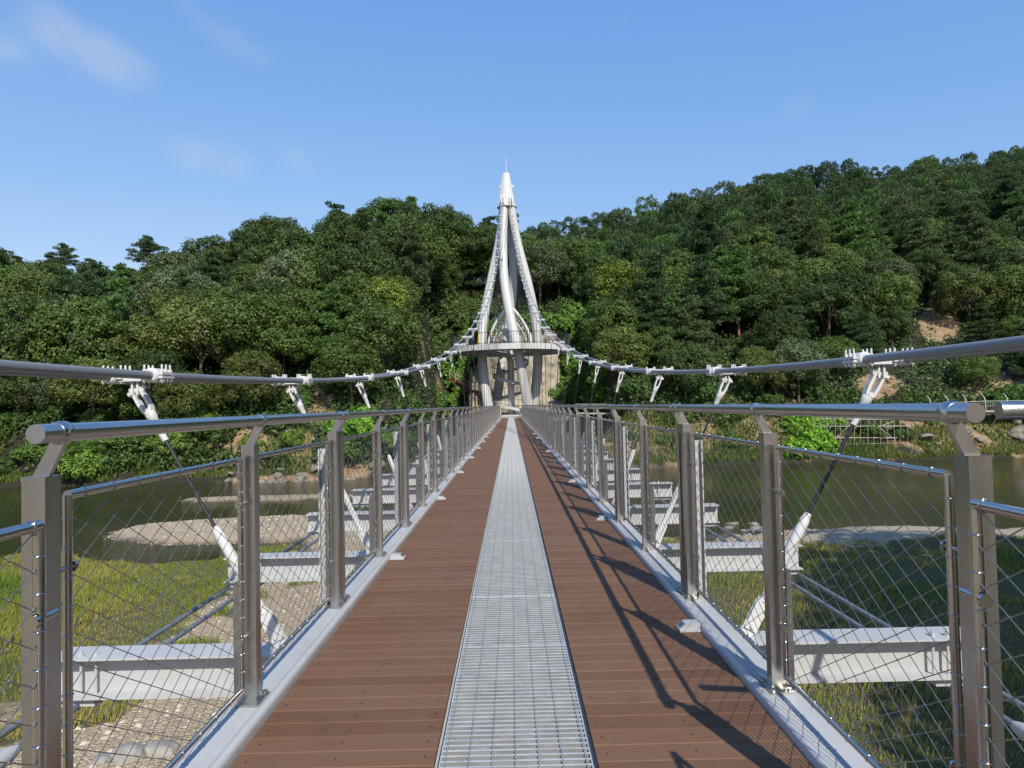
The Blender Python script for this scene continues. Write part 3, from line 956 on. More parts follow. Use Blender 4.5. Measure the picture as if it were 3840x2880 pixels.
    for k in range(N_):
        p, q = outer[k], outer[k + 1]
        up, dn = .10, .24
        pi, qi = [(x * .97, y * .97, z) for x, y, z in (p, q)]
        vs = [(p[0], p[1], p[2] + up), (q[0], q[1], q[2] + up), (q[0], q[1], q[2] - dn), (p[0], p[1], p[2] - dn),
              (pi[0], pi[1], pi[2] + up), (qi[0], qi[1], qi[2] + up), (qi[0], qi[1], qi[2] - dn), (pi[0], pi[1], pi[2] - dn)]
        band.add(vs, [(0, 1, 2, 3), (5, 4, 7, 6), (4, 5, 1, 0), (3, 2, 6, 7)])
    rail.tube([(x, y, z + 1.1) for x, y, z in outer], .026, 6)
    so_ = steps.build('spiral_steps', M['towergrey'], root)
    band.build('stringer_band', M['white'], so_); rail.build('stair_railing', M['darkrail'], so_)
    # crown of arched tubes over the stair opening
    for s in (-1, 1):
        for yoff, sc, r_ in ((-1.0, 1.0, .17), (1.0, 1.0, .17), (-.75, .80, .075), (.75, .80, .075), (-.5, .62, .06), (.5, .62, .06)):
            b = MB(); pts = []
            for i in range(15):
                t = i / 14
                x = s * 2.5 * sc * (1 - t ** 1.75) - s * .10 * t
                z = ZP + 5.2 * (sc ** 1.3) * (t ** .92)
                pts.append((x, yoff * (1 - t) * 1.4, z))
            b.tube(pts, r_, 10); b.build('arch_tube', M['tower'], root)
    b = MB()
    for s in (-1, 1):
        for i in range(2, 12):
            t = i / 14; t2 = (i + 1) / 14
            xa = s * 2.5 * (1 - t ** 1.75); za = ZP + 5.2 * t ** .92
            xb = s * 2.0 * (1 - t2 ** 1.75); zb = ZP + 5.2 * .75 * t2 ** .92
            b.tube([(xa, -1.4 * (1 - t), za), (xb, -1.05 * (1 - t2), zb)], .035, 6)
            b.tube([(xa, 1.4 * (1 - t), za), (xb, 1.05 * (1 - t2), zb)], .035, 6)
            b.tube([(xa, -1.4 * (1 - t), za), (xa, 1.4 * (1 - t), za)], .04, 6)
    b.build('arch_lattice', M['tower'], root)
    # threshold gate at the deck end
    b = MB()
    for s in (-1, 1): b.tube([(s * 1.2, -6.55, -.02), (s * 1.2, -6.55, 1.15)], .05, 8)
    b.box((0, -6.75, .02), (2.4, .35, .06)); b.box((0, -5.0, .22), (2.2, .06, .14)); b.tube([(-1.2, -6.0, .12), (1.2, -6.0, .12)], .04, 8)
    b.build('threshold', M['white'], root)
    return root
build_tower()

# ------------------------------------------------------------------ ground, river, hills
def land_height(x, y):
    n = fbm(x * .18, y * .18, 3) - .5; n2 = fbm(x * .9, y * .9, 7) - .5; n3 = fbm(x * 3.1, y * 3.1, 17, 3) - .5
    edge = 30.6 + 2.2 * n * 2 + np.where(x < -12, 0, 1) * .6 + np.where(x > 11, 2.3, 0) * sstep(9, 15, x)
    d = edge - y + n2 * 1.8
    land = WL - 1.1 + 1.55 * sstep(-3.5, 2.2, d) + .18 * sstep(2, 14, d)
    bar = WL - 1.1 + 1.5 * sstep(1.35, .62, np.hypot((x + 11.2) / 12.0, (y - 37.0) / 4.1) + n * .6 + n2 * .22)
    neck = WL - 1.1 + 1.42 * sstep(1.3, .5, np.hypot((x + 6.0) / 5.5, (y - 33) / 5.5) + n * .3)
    isl = WL - 1.1 + 1.28 * sstep(1.35, .6, np.hypot((x + 17.5) / 11.0, (y - 50) / 1.5) + n * .7 + n2 * .4)
    isl2 = WL - 1.1 + 1.15 * sstep(1.3, .6, np.hypot((x - 9.5) / 4.0, (y - 31.5) / 2.6) + n * .8)
    z = np.maximum.reduce([land, bar, neck, isl, isl2])
    return z + .20 * n + .10 * n2 + .045 * n3
def land_masks(x, y, z):
    n = fbm(x * .22, y * .22, 21) - .5
    left = sstep(-7.6, -10.5, x + n * 3) * sstep(13.6, 15.6, y + n * 4 - .10 * (x + 10)) * sstep(31.5, 30, y)
    left = np.maximum(left, sstep(-11, -13, x) * sstep(11.0, 13.5, y + n * 3) * sstep(31.5, 30, y))
    strip = sstep(-5, -7, x) * sstep(23.6, 24.6, y + n * 2) * sstep(26.8, 25.8, y + n * 2)
    right = sstep(3.5, 5.5, x) * sstep(29.5, 27.5, y + n * 5) * (1 - sstep(21, 23, x) * sstep(19, 21, y) * sstep(26.5, 25, y) * .9)
    patch = .56 * sstep(.0, .18, fbm(x * .5, y * .5, 33) - .5) * sstep(30, 28, y)
    isl = sstep(.7, .3, np.hypot((x + 17.5) / 8, (y - 50.6) / .8))
    g = np.clip(np.maximum.reduce([left, strip, right, patch, isl]), 0, 1)
    g = g * sstep(WL + .10, WL + .35, z)
    sand = np.maximum(sstep(11, 14, x) * sstep(27.5, 29, y) * sstep(38, 35, y) * .9, .38 * sstep(-2, -5, x) * sstep(31.5, 34, y))
    wet = sstep(WL + .22, WL + .02, z)
    return g, sand, wet

xs = np.concatenate([np.linspace(-140, -42, 30), np.arange(-40, 40.1, .33), np.linspace(42, 140, 30)])
ys = np.concatenate([np.linspace(-60, 3, 24), np.arange(3.5, 56, .33), np.linspace(56.5, 74, 24)])
X, Y = np.meshgrid(xs, ys)
Z = land_height(X, Y)
g_, sd_, wt_ = land_masks(X, Y, Z)
rb = grid_object('riverbed', X, Y, Z, M['riverbed'], {'grass': g_, 'sand': sd_, 'wet': wt_}); tag(rb, kind='structure')
b = MB(); b.add([(-400, -60, WL), (400, -60, WL), (400, 100, WL), (-400, 100, WL)], [(0, 1, 2, 3)])
w_ = b.build('river_water', M['water']); tag(w_, kind='structure')
b = MB(); b.add([(-4000, -4000, -7.5), (4000, -4000, -7.5), (4000, 4000, -7.5), (-4000, 4000, -7.5)], [(0, 1, 2, 3)])
tag(b.build('ground', M['hill']), kind='structure')

# tree-top line of the hills, pixels of the 2212 px picture
SKYLINE = [(-500, 560), (-200, 545), (0, 540), (60, 537), (140, 530), (200, 548), (300, 552), (370, 525), (400, 505), (470, 497), (540, 475), (620, 470), (700, 475), (760, 462), (850, 440), (900, 445), (950, 455),
           (1010, 492), (1070, 487), (1130, 492), (1230, 470), (1350, 452), (1450, 420), (1600, 392), (1700, 360), (1800, 347), (1880, 357), (1960, 350), (2060, 332), (2212, 310), (2500, 290), (2800, 290)]
sk_a = np.array([(u - 1104) / F for u, v in SKYLINE])
sk_e = np.array([(875 - (v + (u - 1104) * .0227)) / F for u, v in SKYLINE])
def hill_params(a):
    e = np.interp(a, sk_a, sk_e)
    db = np.interp(a, [-1.2, -.7, -.3, 0, .3, .75, 1.2], [62, 62, 61.5, 64, 67, 68, 68])
    dr = np.interp(a, [-1.2, -.75, -.45, -.17, -.05, .02, .10, .25, .45, .75, 1.2], [112, 112, 108, 104, 108, 114, 122, 138, 152, 168, 175])
    ht = np.interp(a, [-1, -.2, .0, .2, .5], [9.4, 9.9, 9.4, 8.4, 8.2])
    zr = e * dr + 1.36 - ht
    return db, dr, zr
def hill_z(x, y, rough=True):
    x = np.asarray(x, float); y = np.asarray(y, float)
    a = x / y
    db, dr, zr = hill_params(a)
    t = (y - db) / (dr - db)
    tt = np.clip(t, 0, 1)
    bank = 3.6 * sstep(-.02, .10, t)
    z = WL - 1.0 + bank + (zr - (WL + 2.6)) * (tt ** .93)
    z = np.where(t > 1, zr - (t - 1) * 9, z)
    z = np.where(t < 0, WL - 1.0 + t * 20, z)
    if rough:
        z = z + (fbm(x * .09, y * .09, 41) - .5) * 3.0 * sstep(.02, .25, t) + (fbm(x * .4, y * .4, 43) - .5) * 1.3 * sstep(-.03, .08, t)
    # bench for the tower, cut into the slope
    bench = sstep(13.0, 9.3, np.abs(x - .6)) * sstep(98.5, 95.5, y)
    zb = np.minimum(z, -2.6 + .35 * (fbm(x * .5, y * .5, 4) - .5))
    return z * (1 - bench) + zb * bench
aa = np.linspace(-1.25, 1.25, 300)
tt = np.concatenate([np.linspace(-.12, .3, 46), np.linspace(.32, 1.0, 40), np.linspace(1.08, 2.0, 10)])
A, T = np.meshgrid(aa, tt)
db_, dr_, zr_ = hill_params(A)
Yh = db_ + T * (dr_ - db_); Xh = A * Yh
Zh = hill_z(Xh, Yh)
def soil_mask(u, v, ru, rv):
    pass
soil = .10 + .55 * sstep(.16, .03, T) * np.clip(fbm(Xh * .13, Yh * .13, 77) * 2 - .45, 0, 1)
def soilpatch(u, v, y, r, s=1.0):
    global soil
    p = at(u, v, y)
    # nearest terrain direction: use image-plane distance at terrain points, i.e. angular size about the viewer
    d = np.hypot((Xh / Yh - p.x / p.y) / (r[0] / F), ((Zh - 1.36) / Yh - (p.z - 1.36) / p.y) / (r[1] / F))
    soil = np.maximum(soil, s * sstep(1.25, .5, d))
for (u, v, ru, rv) in ((690, 885, 45, 45), (640, 965, 60, 40), (520, 955, 90, 35), (1350, 945, 60, 40), (1500, 945, 60, 35), (1640, 935, 70, 40), (1900, 830, 60, 30), (2030, 700, 50, 50),
                       (2050, 930, 160, 50), (1760, 930, 90, 45), (1580, 850, 35, 30), (740, 1010, 90, 20), (600, 1040, 120, 18), (1400, 840, 30, 25), (2140, 840, 60, 40), (1240, 870, 30, 40), (965, 870, 25, 40), (900, 735, 25, 18)):
    soilpatch(u, v, 75, (ru, rv))
hl = grid_object('hillside', Xh, Yh, Zh, M['hill'], {'soil': soil}); tag(hl, kind='structure')

# shotcrete cliff behind the tower
def cliff():
    n, m = 70, 46
    U, V = np.meshgrid(np.linspace(-1, 1, n), np.linspace(0, 1, m))
    xl = -8.2 + 3.4 * V ** 1.3; xr = 9.4 - 1.6 * V ** 2
    X = (xl + xr) / 2 + U * (xr - xl) / 2
    Zc = -3.6 + V * (16.5 - 2.6 * U ** 2)
    Yc = 94.4 + 1.4 * V + 3.2 * U ** 4 + (fbm(X * .5, Zc * .5, 3) - .5) * 2.0 + (fbm(X * 1.7, Zc * 1.7, 5) - .5) * .7
    o = grid_object('rock_cliff', X, Yc, Zc, M['cliff'])
    so_ = o.modifiers.new('thick', 'SOLIDIFY'); so_.thickness = 1.2
    tag(o, 'bare pale rock cliff coated in concrete behind the tower foot', 'cliff')
    return o
cliff()

# ------------------------------------------------------------------ foliage meshes
def leaf_quads(P, Nn, ln, wd, rng, droop=0.0):
    """diamond leaves at points P roughly facing Nn"""
    n = len(P)
    Nn = Nn + rng.normal(0, .55, (n, 3)); Nn /= np.linalg.norm(Nn, axis=1, keepdims=True) + 1e-9
    t = rng.normal(0, 1, (n, 3)); t -= Nn * (t * Nn).sum(1, keepdims=True); t /= np.linalg.norm(t, axis=1, keepdims=True) + 1e-9
    b = np.cross(Nn, t)
    L = (ln * rng.uniform(.65, 1.3, n))[:, None]; W = (wd * rng.uniform(.65, 1.3, n))[:, None]
    return np.stack([P - t * L, P + b * W - Nn * W * .25, P + t * L, P - b * W - Nn * W * .25], 1)

def oak_crown(rng, Rx=3.5, zc=7.0, Rz=3.9, lobes=46, per=380, ls=.15):
    out = []
    for i in range(lobes):
        while True:
            d = rng.normal(0, 1, 3); d /= np.linalg.norm(d)
            if d[2] > -.8: break
        rl = rng.uniform(.85, 1.55)
        k = rng.uniform(.8, 1.0) if i > 7 else rng.uniform(.1, .6)
        c = np.array([d[0] * (Rx - rl * .6) * k, d[1] * (Rx - rl * .6) * k, zc + d[2] * (Rz - rl * .6) * k])
        sub = rng.normal(0, 1, (11, 3)); sub /= np.linalg.norm(sub, axis=1, keepdims=True)
        sub = sub + np.array([0, 0, .35]) + d * .35
        n_each = int(per * rl / 1.2 / 11)
        for s in sub:
            s = s / np.linalg.norm(s)
            cc = c + s * rl * np.array([1, 1, .95])
            q = rng.normal(0, 1, (n_each, 3)); q /= np.linalg.norm(q, axis=1, keepdims=True)
            q[:, 2] = np.abs(q[:, 2]) * .8 - .25
            rad = rng.uniform(.35, .60)
            P = cc + q * rad * rng.uniform(.5, 1.05, (n_each, 1)) * np.array([1.15, 1.15, .75])
            Nn = q * .95 + s * .55 + np.array([0, -.1, .28])
            out.append(leaf_quads(P, Nn, ls, ls * .55, rng))
    return np.concatenate(out)

def dome_crown(rng, Rx, zc, Rz, lobes, rmin, rmax, total, ls, needle=False, zmin=-.55):
    out = []; cs = []
    tries = 0
    while len(cs) < lobes and tries < 4000:
        tries += 1
        d = rng.normal(0, 1, 3); d /= np.linalg.norm(d)
        if d[2] < zmin: continue
        rl = rng.uniform(rmin, rmax) * (1 - .18 * max(0, d[2]))
        k = rng.uniform(.82, 1.06)
        c = np.array([d[0] * (Rx - rl * .72) * k, d[1] * (Rx - rl * .72) * k, zc + d[2] * (Rz - rl * .72) * k])
        if any(np.linalg.norm(c - c2) < .62 * (rl + r2) for c2, r2, _ in cs) and tries < 3000: continue
        cs.append((c, rl, d))
    area = sum(r * r for _, r, _ in cs)
    for c, rl, d in cs:
        n = int(total * rl * rl / area)
        q = rng.normal(0, 1, (n * 2, 3)); q /= np.linalg.norm(q, axis=1, keepdims=True)
        q = q[(q @ d) > -.45][:n]
        bump = 0
        for f in (3.0, 5.5, 9.0):
            w = rng.normal(0, f, (3, 3))
            bump = bump + np.sin(q @ w[0] + rng.uniform(0, 6)) * np.sin(q @ w[1] + rng.uniform(0, 6)) * (1.3 - f * .1)
        keep = rng.uniform(0, 1, len(q)) < .12 + .88 * sstep(-1.0, -.1, bump)
        q = q[keep]; bump = bump[keep]
        rad = rl * (1 + .25 * bump[:, None]) * (1 - .34 * rng.uniform(0, 1, (len(q), 1)) ** 2)
        P = c + q * rad * np.array([1, 1, .86])
        if not needle:
            out.append(leaf_quads(P, q * 1.1 + np.array([0, -.05, .25]), ls, ls * .6, rng))
        else:
            m = len(P)
            dv = q * .7 + np.array([0, 0, .75]) + rng.normal(0, .4, (m, 3)); dv /= np.linalg.norm(dv, axis=1, keepdims=True)
            sd = np.cross(dv, rng.normal(0, 1, (m, 3))); sd /= np.linalg.norm(sd, axis=1, keepdims=True) + 1e-9
            L = (ls * rng.uniform(.6, 1.35, m))[:, None]; W = L * .24
            out.append(np.stack([P, P + dv * L * .5 + sd * W, P + dv * L * 1.3, P + dv * L * .5 - sd * W], 1))
    return np.concatenate(out)

def pine_crown(rng, H=10.5, Rb=3.0, z0=4.0, whorls=9, ls=.24, upright=.5, rnd=0.0):
    out = []; limbs = []
    for w in range(whorls):
        f = w / (whorls - 1)
        z = z0 + (H - z0) * f
        r = Rb * ((1 - f) ** .75 * (1 - rnd) + rnd * (1 - f ** 2.4) ** .7) * rng.uniform(.75, 1.1) + .25
        nb = max(2, int(5 - 2 * f))
        a0 = rng.uniform(0, 6.3)
        for k in range(nb):
            a = a0 + 2 * PI * k / nb + rng.uniform(-.4, .4)
            rr_ = r * rng.uniform(.7, 1.1)
            tip = np.array([math.cos(a) * rr_, math.sin(a) * rr_, z + rng.uniform(-.35, .35) * (1 + 1.2 * rnd) + rr_ * .05])
            limbs.append((np.array([0, 0, z - .35 * rr_ * .5]), tip))
            npad = 4 if rr_ > 1.2 else 3
            for j in range(npad):
                q = (j + 1) / npad
                c = np.array([math.cos(a) * rr_ * q, math.sin(a) * rr_ * q, tip[2] - (1 - q) * .25]) + rng.normal(0, .28, 3) * np.array([1, 1, .35])
                pr = rng.uniform(.5, .85) * (1.0 if rr_ > 1 else .7)
                n = int((95 + 60 * rnd) * pr / .6)
                P = rng.normal(0, 1, (n, 3)); P /= np.linalg.norm(P, axis=1, keepdims=True)
                P = P * (rng.uniform(.2, 1, (n, 1)) ** .5) * np.array([pr, pr, pr * (.36 + .22 * rnd)]) + c
                # needle tufts: narrow blades pointing up and out
                dirv = (P - c) / pr * .9 + np.array([0, 0, upright]) + rng.normal(0, .45, (n, 3)); dirv /= np.linalg.norm(dirv, axis=1, keepdims=True)
                side = np.cross(dirv, rng.normal(0, 1, (n, 3))); side /= np.linalg.norm(side, axis=1, keepdims=True) + 1e-9
                L = (ls * rng.uniform(.7, 1.3, n))[:, None]; W = L * .26
                out.append(np.stack([P, P + dirv * L * .55 + side * W, P + dirv * L * 1.25, P + dirv * L * .55 - side * W], 1))
    return np.concatenate(out), limbs

def trunk_mesh(limbs, H, r, rng, lean=.25):
    b = MB()
    dx, dy = rng.uniform(-lean, lean), rng.uniform(-lean, lean)
    pts = []
    for i in range(7):
        t = i / 6
        pts.append((dx * math.sin(t * 2.4) * 1.2, dy * math.sin(t * 2.0) * 1.2, -1.0 + (H + 1.0) * t))
    b.tube(pts, [r * (1.25 - 1.1 * i / 6) for i in range(7)], 7)
    for a, e in limbs:
        a = Vector(a); e = Vector(e); m = a.lerp(e, .5) + Vector((0, 0, .15))
        b.tube([a, m, e], [r * .34, r * .24, r * .08], 5)
    return b

def make_oaks(n):
    out = []
    for i in range(n):
        rng = np.random.default_rng(100 + i)
        Q = dome_crown(rng, rng.uniform(4.0, 4.8), rng.uniform(5.7, 6.2), rng.uniform(3.9, 4.6), 20 + i % 3 * 4, 1.05, 1.9, 17000, .145)
        co = quads_object('crown', Q, M['leaf'])
        limbs = []
        for k in range(8):
            a = rng.uniform(0, 6.3); rr_ = rng.uniform(1.2, 2.6)
            limbs.append(((0, 0, rng.uniform(2.6, 5)), (math.cos(a) * rr_, math.sin(a) * rr_, rng.uniform(6, 9))))
        to = trunk_mesh(limbs, 8.5, .20, rng).build('trunk', M['bark'])
        out.append((co.data, to.data))
        bpy.data.objects.remove(co); bpy.data.objects.remove(to)
    return out
def make_pines(n, **kw):
    out = []
    for i in range(n):
        rng = np.random.default_rng(200 + i + int(kw.get('Rb', 3) * 100))
        Q, limbs = pine_crown(rng, **kw)
        co = quads_object('crown', Q, M['needle'])
        to = trunk_mesh(limbs, kw.get('H', 10.5) - .6, .17, rng).build('trunk', M['pinebark'])
        out.append((co.data, to.data))
        bpy.data.objects.remove(co); bpy.data.objects.remove(to)
    return out
OAK = make_oaks(6)
PINE = make_pines(4, H=10.5, Rb=3.1, z0=3.6, whorls=9, rnd=.3)
def make_ridge_pines(n):
    out = []
    for i in range(n):
        rng = np.random.default_rng(400 + i)
        Q = dome_crown(rng, rng.uniform(2.6, 3.1), 4.6, rng.uniform(4.2, 4.7), 20, .75, 1.25, 8500, .27, True, -.7)
        co = quads_object('crown', Q, M['needle'])
        to = trunk_mesh([], 8.0, .16, rng).build('trunk', M['pinebark'])
        out.append((co.data, to.data)); bpy.data.objects.remove(co); bpy.data.objects.remove(to)
    return out
RPINE = make_ridge_pines(5)
FLAT = make_pines(1, H=9.8, Rb=3.6, z0=6.3, whorls=5)
BUSH = []
for i in range(4):
    rng = np.random.default_rng(300 + i)
    Q = dome_crown(rng, 1.6, .7, 1.15, 14, .45, .75, 4200, .10)
    Q = Q[Q[:, :, 2].min(1) > -.4]
    co = quads_object('leaf_mass', Q, M['leaf']); BUSH.append(co.data); bpy.data.objects.remove(co)

TREES = []
def plant(kind, data, x, y, z, sc, col, name, rz=None, sz=1.0):
    root = empty(name, (x, y, z))
    root.rotation_euler = (0, 0, random.uniform(0, 6.28) if rz is None else rz)
    root.scale = (sc, sc, sc * sz)
    c = bpy.data.objects.new('crown', data[0]); COL.objects.link(c); c.parent = root; c.color = (*col, 1)
    t = bpy.data.objects.new('trunk', data[1]); COL.objects.link(t); t.parent = root
    TREES.append((root, kind, x, y))
    return root

COLS = {
    'dark green broadleaf tree': (.054, .084, .024), 'mid green broadleaf tree': (.078, .116, .030), 'olive green broadleaf tree': (.098, .122, .034),
    'grey-green broadleaf tree': (.088, .114, .056), 'yellow-green broadleaf tree': (.125, .165, .028),
    'dark green pine': (.046, .080, .032), 'bright green pine': (.066, .122, .034), 'dull green pine': (.066, .094, .038), 'dead brown tree': (.22, .115, .065)}
def in_gap(x, y):
    """places where no tree stands"""
    a = x / y
    if abs(x - .6) < 10.5 and y < 97.5: return True
    if .055 < a < .125 and y < 98: return True                      # vine covered rock beside the cliff
    if abs(x) < 5.0 and y < 99: return True
    zb = float(hill_z(x, y))
    u = 1104 + a * F
    for (gu, gv, ru, rv) in ((690, 885, 42, 48), (630, 960, 62, 40), (1640, 930, 60, 40), (1350, 940, 60, 40), (1500, 940, 60, 40), (2030, 705, 34, 40), (1900, 825, 46, 36), (1860, 930, 120, 50), (2080, 930, 130, 50), (1580, 850, 26, 24), (900, 738, 16, 12)):
        for dz in (.5, 3.5, 6.5):
            v = 875 - (zb + dz - 1.36) / y * F - (u - 1104) * .0227
            if ((u - gu) / (ru + (14 if dz > 1 else 6))) ** 2 + ((v - gv) / rv) ** 2 < 1: return True
    return False

def forest():
    rng = np.random.default_rng(21)
    y = 66.5
    rows = []
    nrow = 0
    while y < 176:
        step_x = 4.6 if y < 100 else 4.7
        x = -.86 * y + rng.uniform(0, step_x)
        while x < .86 * y:
            px = x + rng.uniform(-1.5, 1.5); py = y + rng.uniform(-2.0, 2.0)
            a = px / py
            db, dr, zr = [float(q) for q in hill_params(a)]
            t = (py - db) / (dr - db)
            lim = 1.04
            if .07 < t < lim and not in_gap(px, py):
                rows.append((px, py, t, a))
            x += step_x * rng.uniform(.85, 1.15)
        y += 5.0 if y < 112 else 6.4
        nrow += 1
    for (x, y, t, a) in rows:
        z = float(hill_z(x, y))
        q = rng.uniform()
        # pines on the upper right slopes and at the far left, broadleaf trees elsewhere
        pp = .16
        if a > .05: pp = .25 + .75 * float(sstep(.28, .62, t))
        elif a < -.42: pp = .25 + .55 * float(sstep(.35, .8, t))
        if q < pp:
            k = rng.choice(['dark green pine', 'bright green pine', 'dull green pine'], p=[.5, .2, .3])
            if a > .05 and t > .5: data = RPINE[rng.integers(5)]; sc = rng.uniform(.85, 1.12)
            else: data = PINE[rng.integers(4)]; sc = rng.uniform(.85, 1.2)
            if a < -.38 and t > .7: sc *= .74
            nm = 'pine_tree'
        else:
            k = rng.choice(['dark green broadleaf tree', 'mid green broadleaf tree', 'olive green broadleaf tree', 'grey-green broadleaf tree', 'yellow-green broadleaf tree'], p=[.36, .40, .13, .08, .03])
            data = OAK[rng.integers(6)]; sc = rng.uniform(.72, 1.12) if a < .05 else rng.uniform(.68, .95); nm = 'broadleaf_tree'
        if t < .18: sc *= .72
        col = np.array(COLS[k]) * rng.uniform(.72, 1.22)
        o = plant(k, data, x, y, z - .4, sc, col, nm, sz=rng.uniform(.9, 1.12))
        o['_t'] = t
forest()
# single trees that stand out on the skyline and the slopes
def special(kind, data, u, vtop, y, H, nm, sc=1.0):
    p = at(u, vtop, y)
    o = plant(kind, data, p.x, p.y, p.z - H * sc, sc, COLS[kind], nm)
    o['_t'] = 1.0
    return o
sp1 = special('dark green pine', FLAT[0], 318, 510, 110, 10.2, 'pine_tree', .95)
sp2 = special('dark green pine', FLAT[0], 138, 527, 112, 10.2, 'pine_tree', .8)
for (u, v, sc) in ((845, 424, 1.12), (935, 440, 1.02), (745, 452, 1.0), (600, 461, .95), (560, 470, .9), (455, 496, .95), (1060, 478, .9), (995, 468, .85)):
    special('dark green broadleaf tree', OAK[random.randrange(6)], u, v, 101, 10.6, 'broadleaf_tree', sc)
for (x, y, sc) in ((-13, 97, .95), (-10.5, 101, 1.0), (-7.0, 104, 1.0), (-3.0, 105.5, 1.0), (1.5, 106, 1.0), (-14, 92, .8), (6.0, 105, .95), (11, 104, 1.0), (14.5, 99, .95), (-9.5, 98.5, .6), (12.5, 100, .6)):
    o = plant('mid green broadleaf tree', OAK[random.randrange(6)], x, y, float(hill_z(x, y)) - .8, sc, np.array(COLS['mid green broadleaf tree']) * random.uniform(.8, 1.1), 'broadleaf_tree')
    o['_t'] = .7
for (u, v, sc) in ((1150, 486, .85), (1185, 476, .9), (1222, 468, .9), (1255, 464, .88), (1292, 458, .85), (1325, 455, .85)):
    special('dark green pine', RPINE[random.randrange(5)], u, v, 121, 9.4, 'pine_tree', sc)
for (u, v, y) in ((662, 740, 82), (1752, 500, 132)):
    special('dead brown tree', PINE[0], u, v, y, 8.0, 'pine_tree', .45)['_t'] = .5

# labels: kind, height on the slope, side of the tower, place counted from the tower
def band(t):
    if t < .17: return 'just above the river'
    if t < .38: return 'low on the slope'
    if t < .62: return 'halfway up the slope'
    if t < .86: return 'high on the slope'
    return 'on the ridge'
byk = {}
for (o, k, x, y) in TREES:
    byk.setdefault((k, band(o['_t']), -1 if x < 0 else 1), []).append((abs(x / y), o))
for (k, bd, s), L in byk.items():
    L.sort(key=lambda q: q[0])
    for i, (_, o) in enumerate(L):
        n = len(L)
        pos = 'the only one there' if n == 1 else '%s from the tower' % ordw(i + 1)
        tag(o, '%s %s %s of the tower, %s' % (k, bd, SIDE[s], pos), 'pine tree' if o.name.startswith('pine') else 'tree', 'trees on the %s hillside' % SIDE[s])
for (o, k, x, y) in TREES: del o['_t']
tag(sp1, 'lone flat topped pine with a bare trunk standing against the sky', 'pine tree')
tag(sp2, 'wide flat crowned pine breaking the skyline at far left', 'pine tree')

#PART3
# ------------------------------------------------------------------ undergrowth, vines, bushes
def undergrowth():
    rng = np.random.default_rng(5)
    n = 46000
    a = rng.uniform(-.86, .86, n); t = rng.uniform(0, 1, n) ** 1.25
    db, dr, zr = hill_params(a)
    y = db + (.03 + t * 1.0) * (dr - db); x = a * y
    z = hill_z(x, y)
    keep = fbm(x * .28, y * .28, 61) > .36
    keep &= ~((np.abs(x - .6) < 10) & (y < 96.5))
    # keep the bare soil bare
    u = 1104 + a * F; v = 875 - (z - 1.36) / y * F - (u - 1104) * .0227
    for (gu, gv, ru, rv) in ((690, 885, 45, 50), (640, 965, 55, 40), (1350, 945, 55, 35), (1500, 945, 55, 30), (1640, 935, 70, 32), (2030, 700, 45, 45), (1900, 830, 50, 30), (2050, 925, 150, 36), (1860, 925, 110, 40), (520, 958, 70, 24), (900, 735, 20, 14), (965, 870, 20, 30)):
        keep &= (((u - gu) / ru) ** 2 + ((v - gv) / rv) ** 2 > 1) | (rng.uniform(0, 1, n) < .08)
    x, y, z = x[keep], y[keep], z[keep]
    P = np.repeat(np.stack([x, y, z], 1), 5, 0) + rng.normal(0, 1, (len(x) * 5, 3)) * np.array([.55, .55, .35]) + np.array([0, 0, .5])
    Nn = np.tile(np.array([0, -.45, .8]), (len(P), 1))
    Q = leaf_quads(P, Nn, .22, .13, rng)
    o = quads_object('hillside_undergrowth', Q, M['leaf']); o.color = (.048, .082, .024, 1)
    tag(o, 'tangled green undergrowth covering the slope between the trees', 'undergrowth', kind='stuff')
undergrowth()

def vines(name, pts, col, label, n_each=1500, r=(1.6, 1.2, 1.3), seed=1):
    rng = np.random.default_rng(seed)
    Qs = []
    for (x, y, z, sc) in pts:
        n = int(n_each * sc)
        q = rng.normal(0, 1, (n, 3)); q /= np.linalg.norm(q, axis=1, keepdims=True)
        q[:, 1] = -np.abs(q[:, 1])
        lump = 1 + .28 * np.sin(q[:, :1] * 7 + x) * np.sin(q[:, 2:] * 6 + z)
        P = np.array([x, y, z]) + q * np.array(r) * sc * lump * rng.uniform(.8, 1.05, (n, 1))
        Qs.append(leaf_quads(P, q * .8 + np.array([0, -.3, .4]), .17, .12, rng))
    o = quads_object(name, np.concatenate(Qs), M['leaf']); o.color = (*col, 1)
    return tag(o, label, 'vines', kind='stuff')
def vine_points(us, vs, n, seed, off=1.0, pred=None):
    rng = np.random.default_rng(seed); out = []
    k = 0
    while len(out) < n and k < n * 40:
        k += 1
        u = rng.uniform(*us); v = rng.uniform(*vs)
        if pred and not pred(u, v): continue
        # march to the hillside
        d = (at(u, v, 100) - EYE) / 100.0
        y = 62.0
        while y < 160:
            p = EYE + d * y
            if p.z < float(hill_z(p.x, p.y)): break
            y += .6
        p = EYE + d * y
        out.append((p.x, p.y, p.z + .2, rng.uniform(.75, 1.25)))
    return out
pts = vine_points((1180, 1310), (640, 880), 75, 4, pred=lambda u, v: u > 1180 + max(0, (v - 740)) * .05 + 25 * math.sin(v * .05))
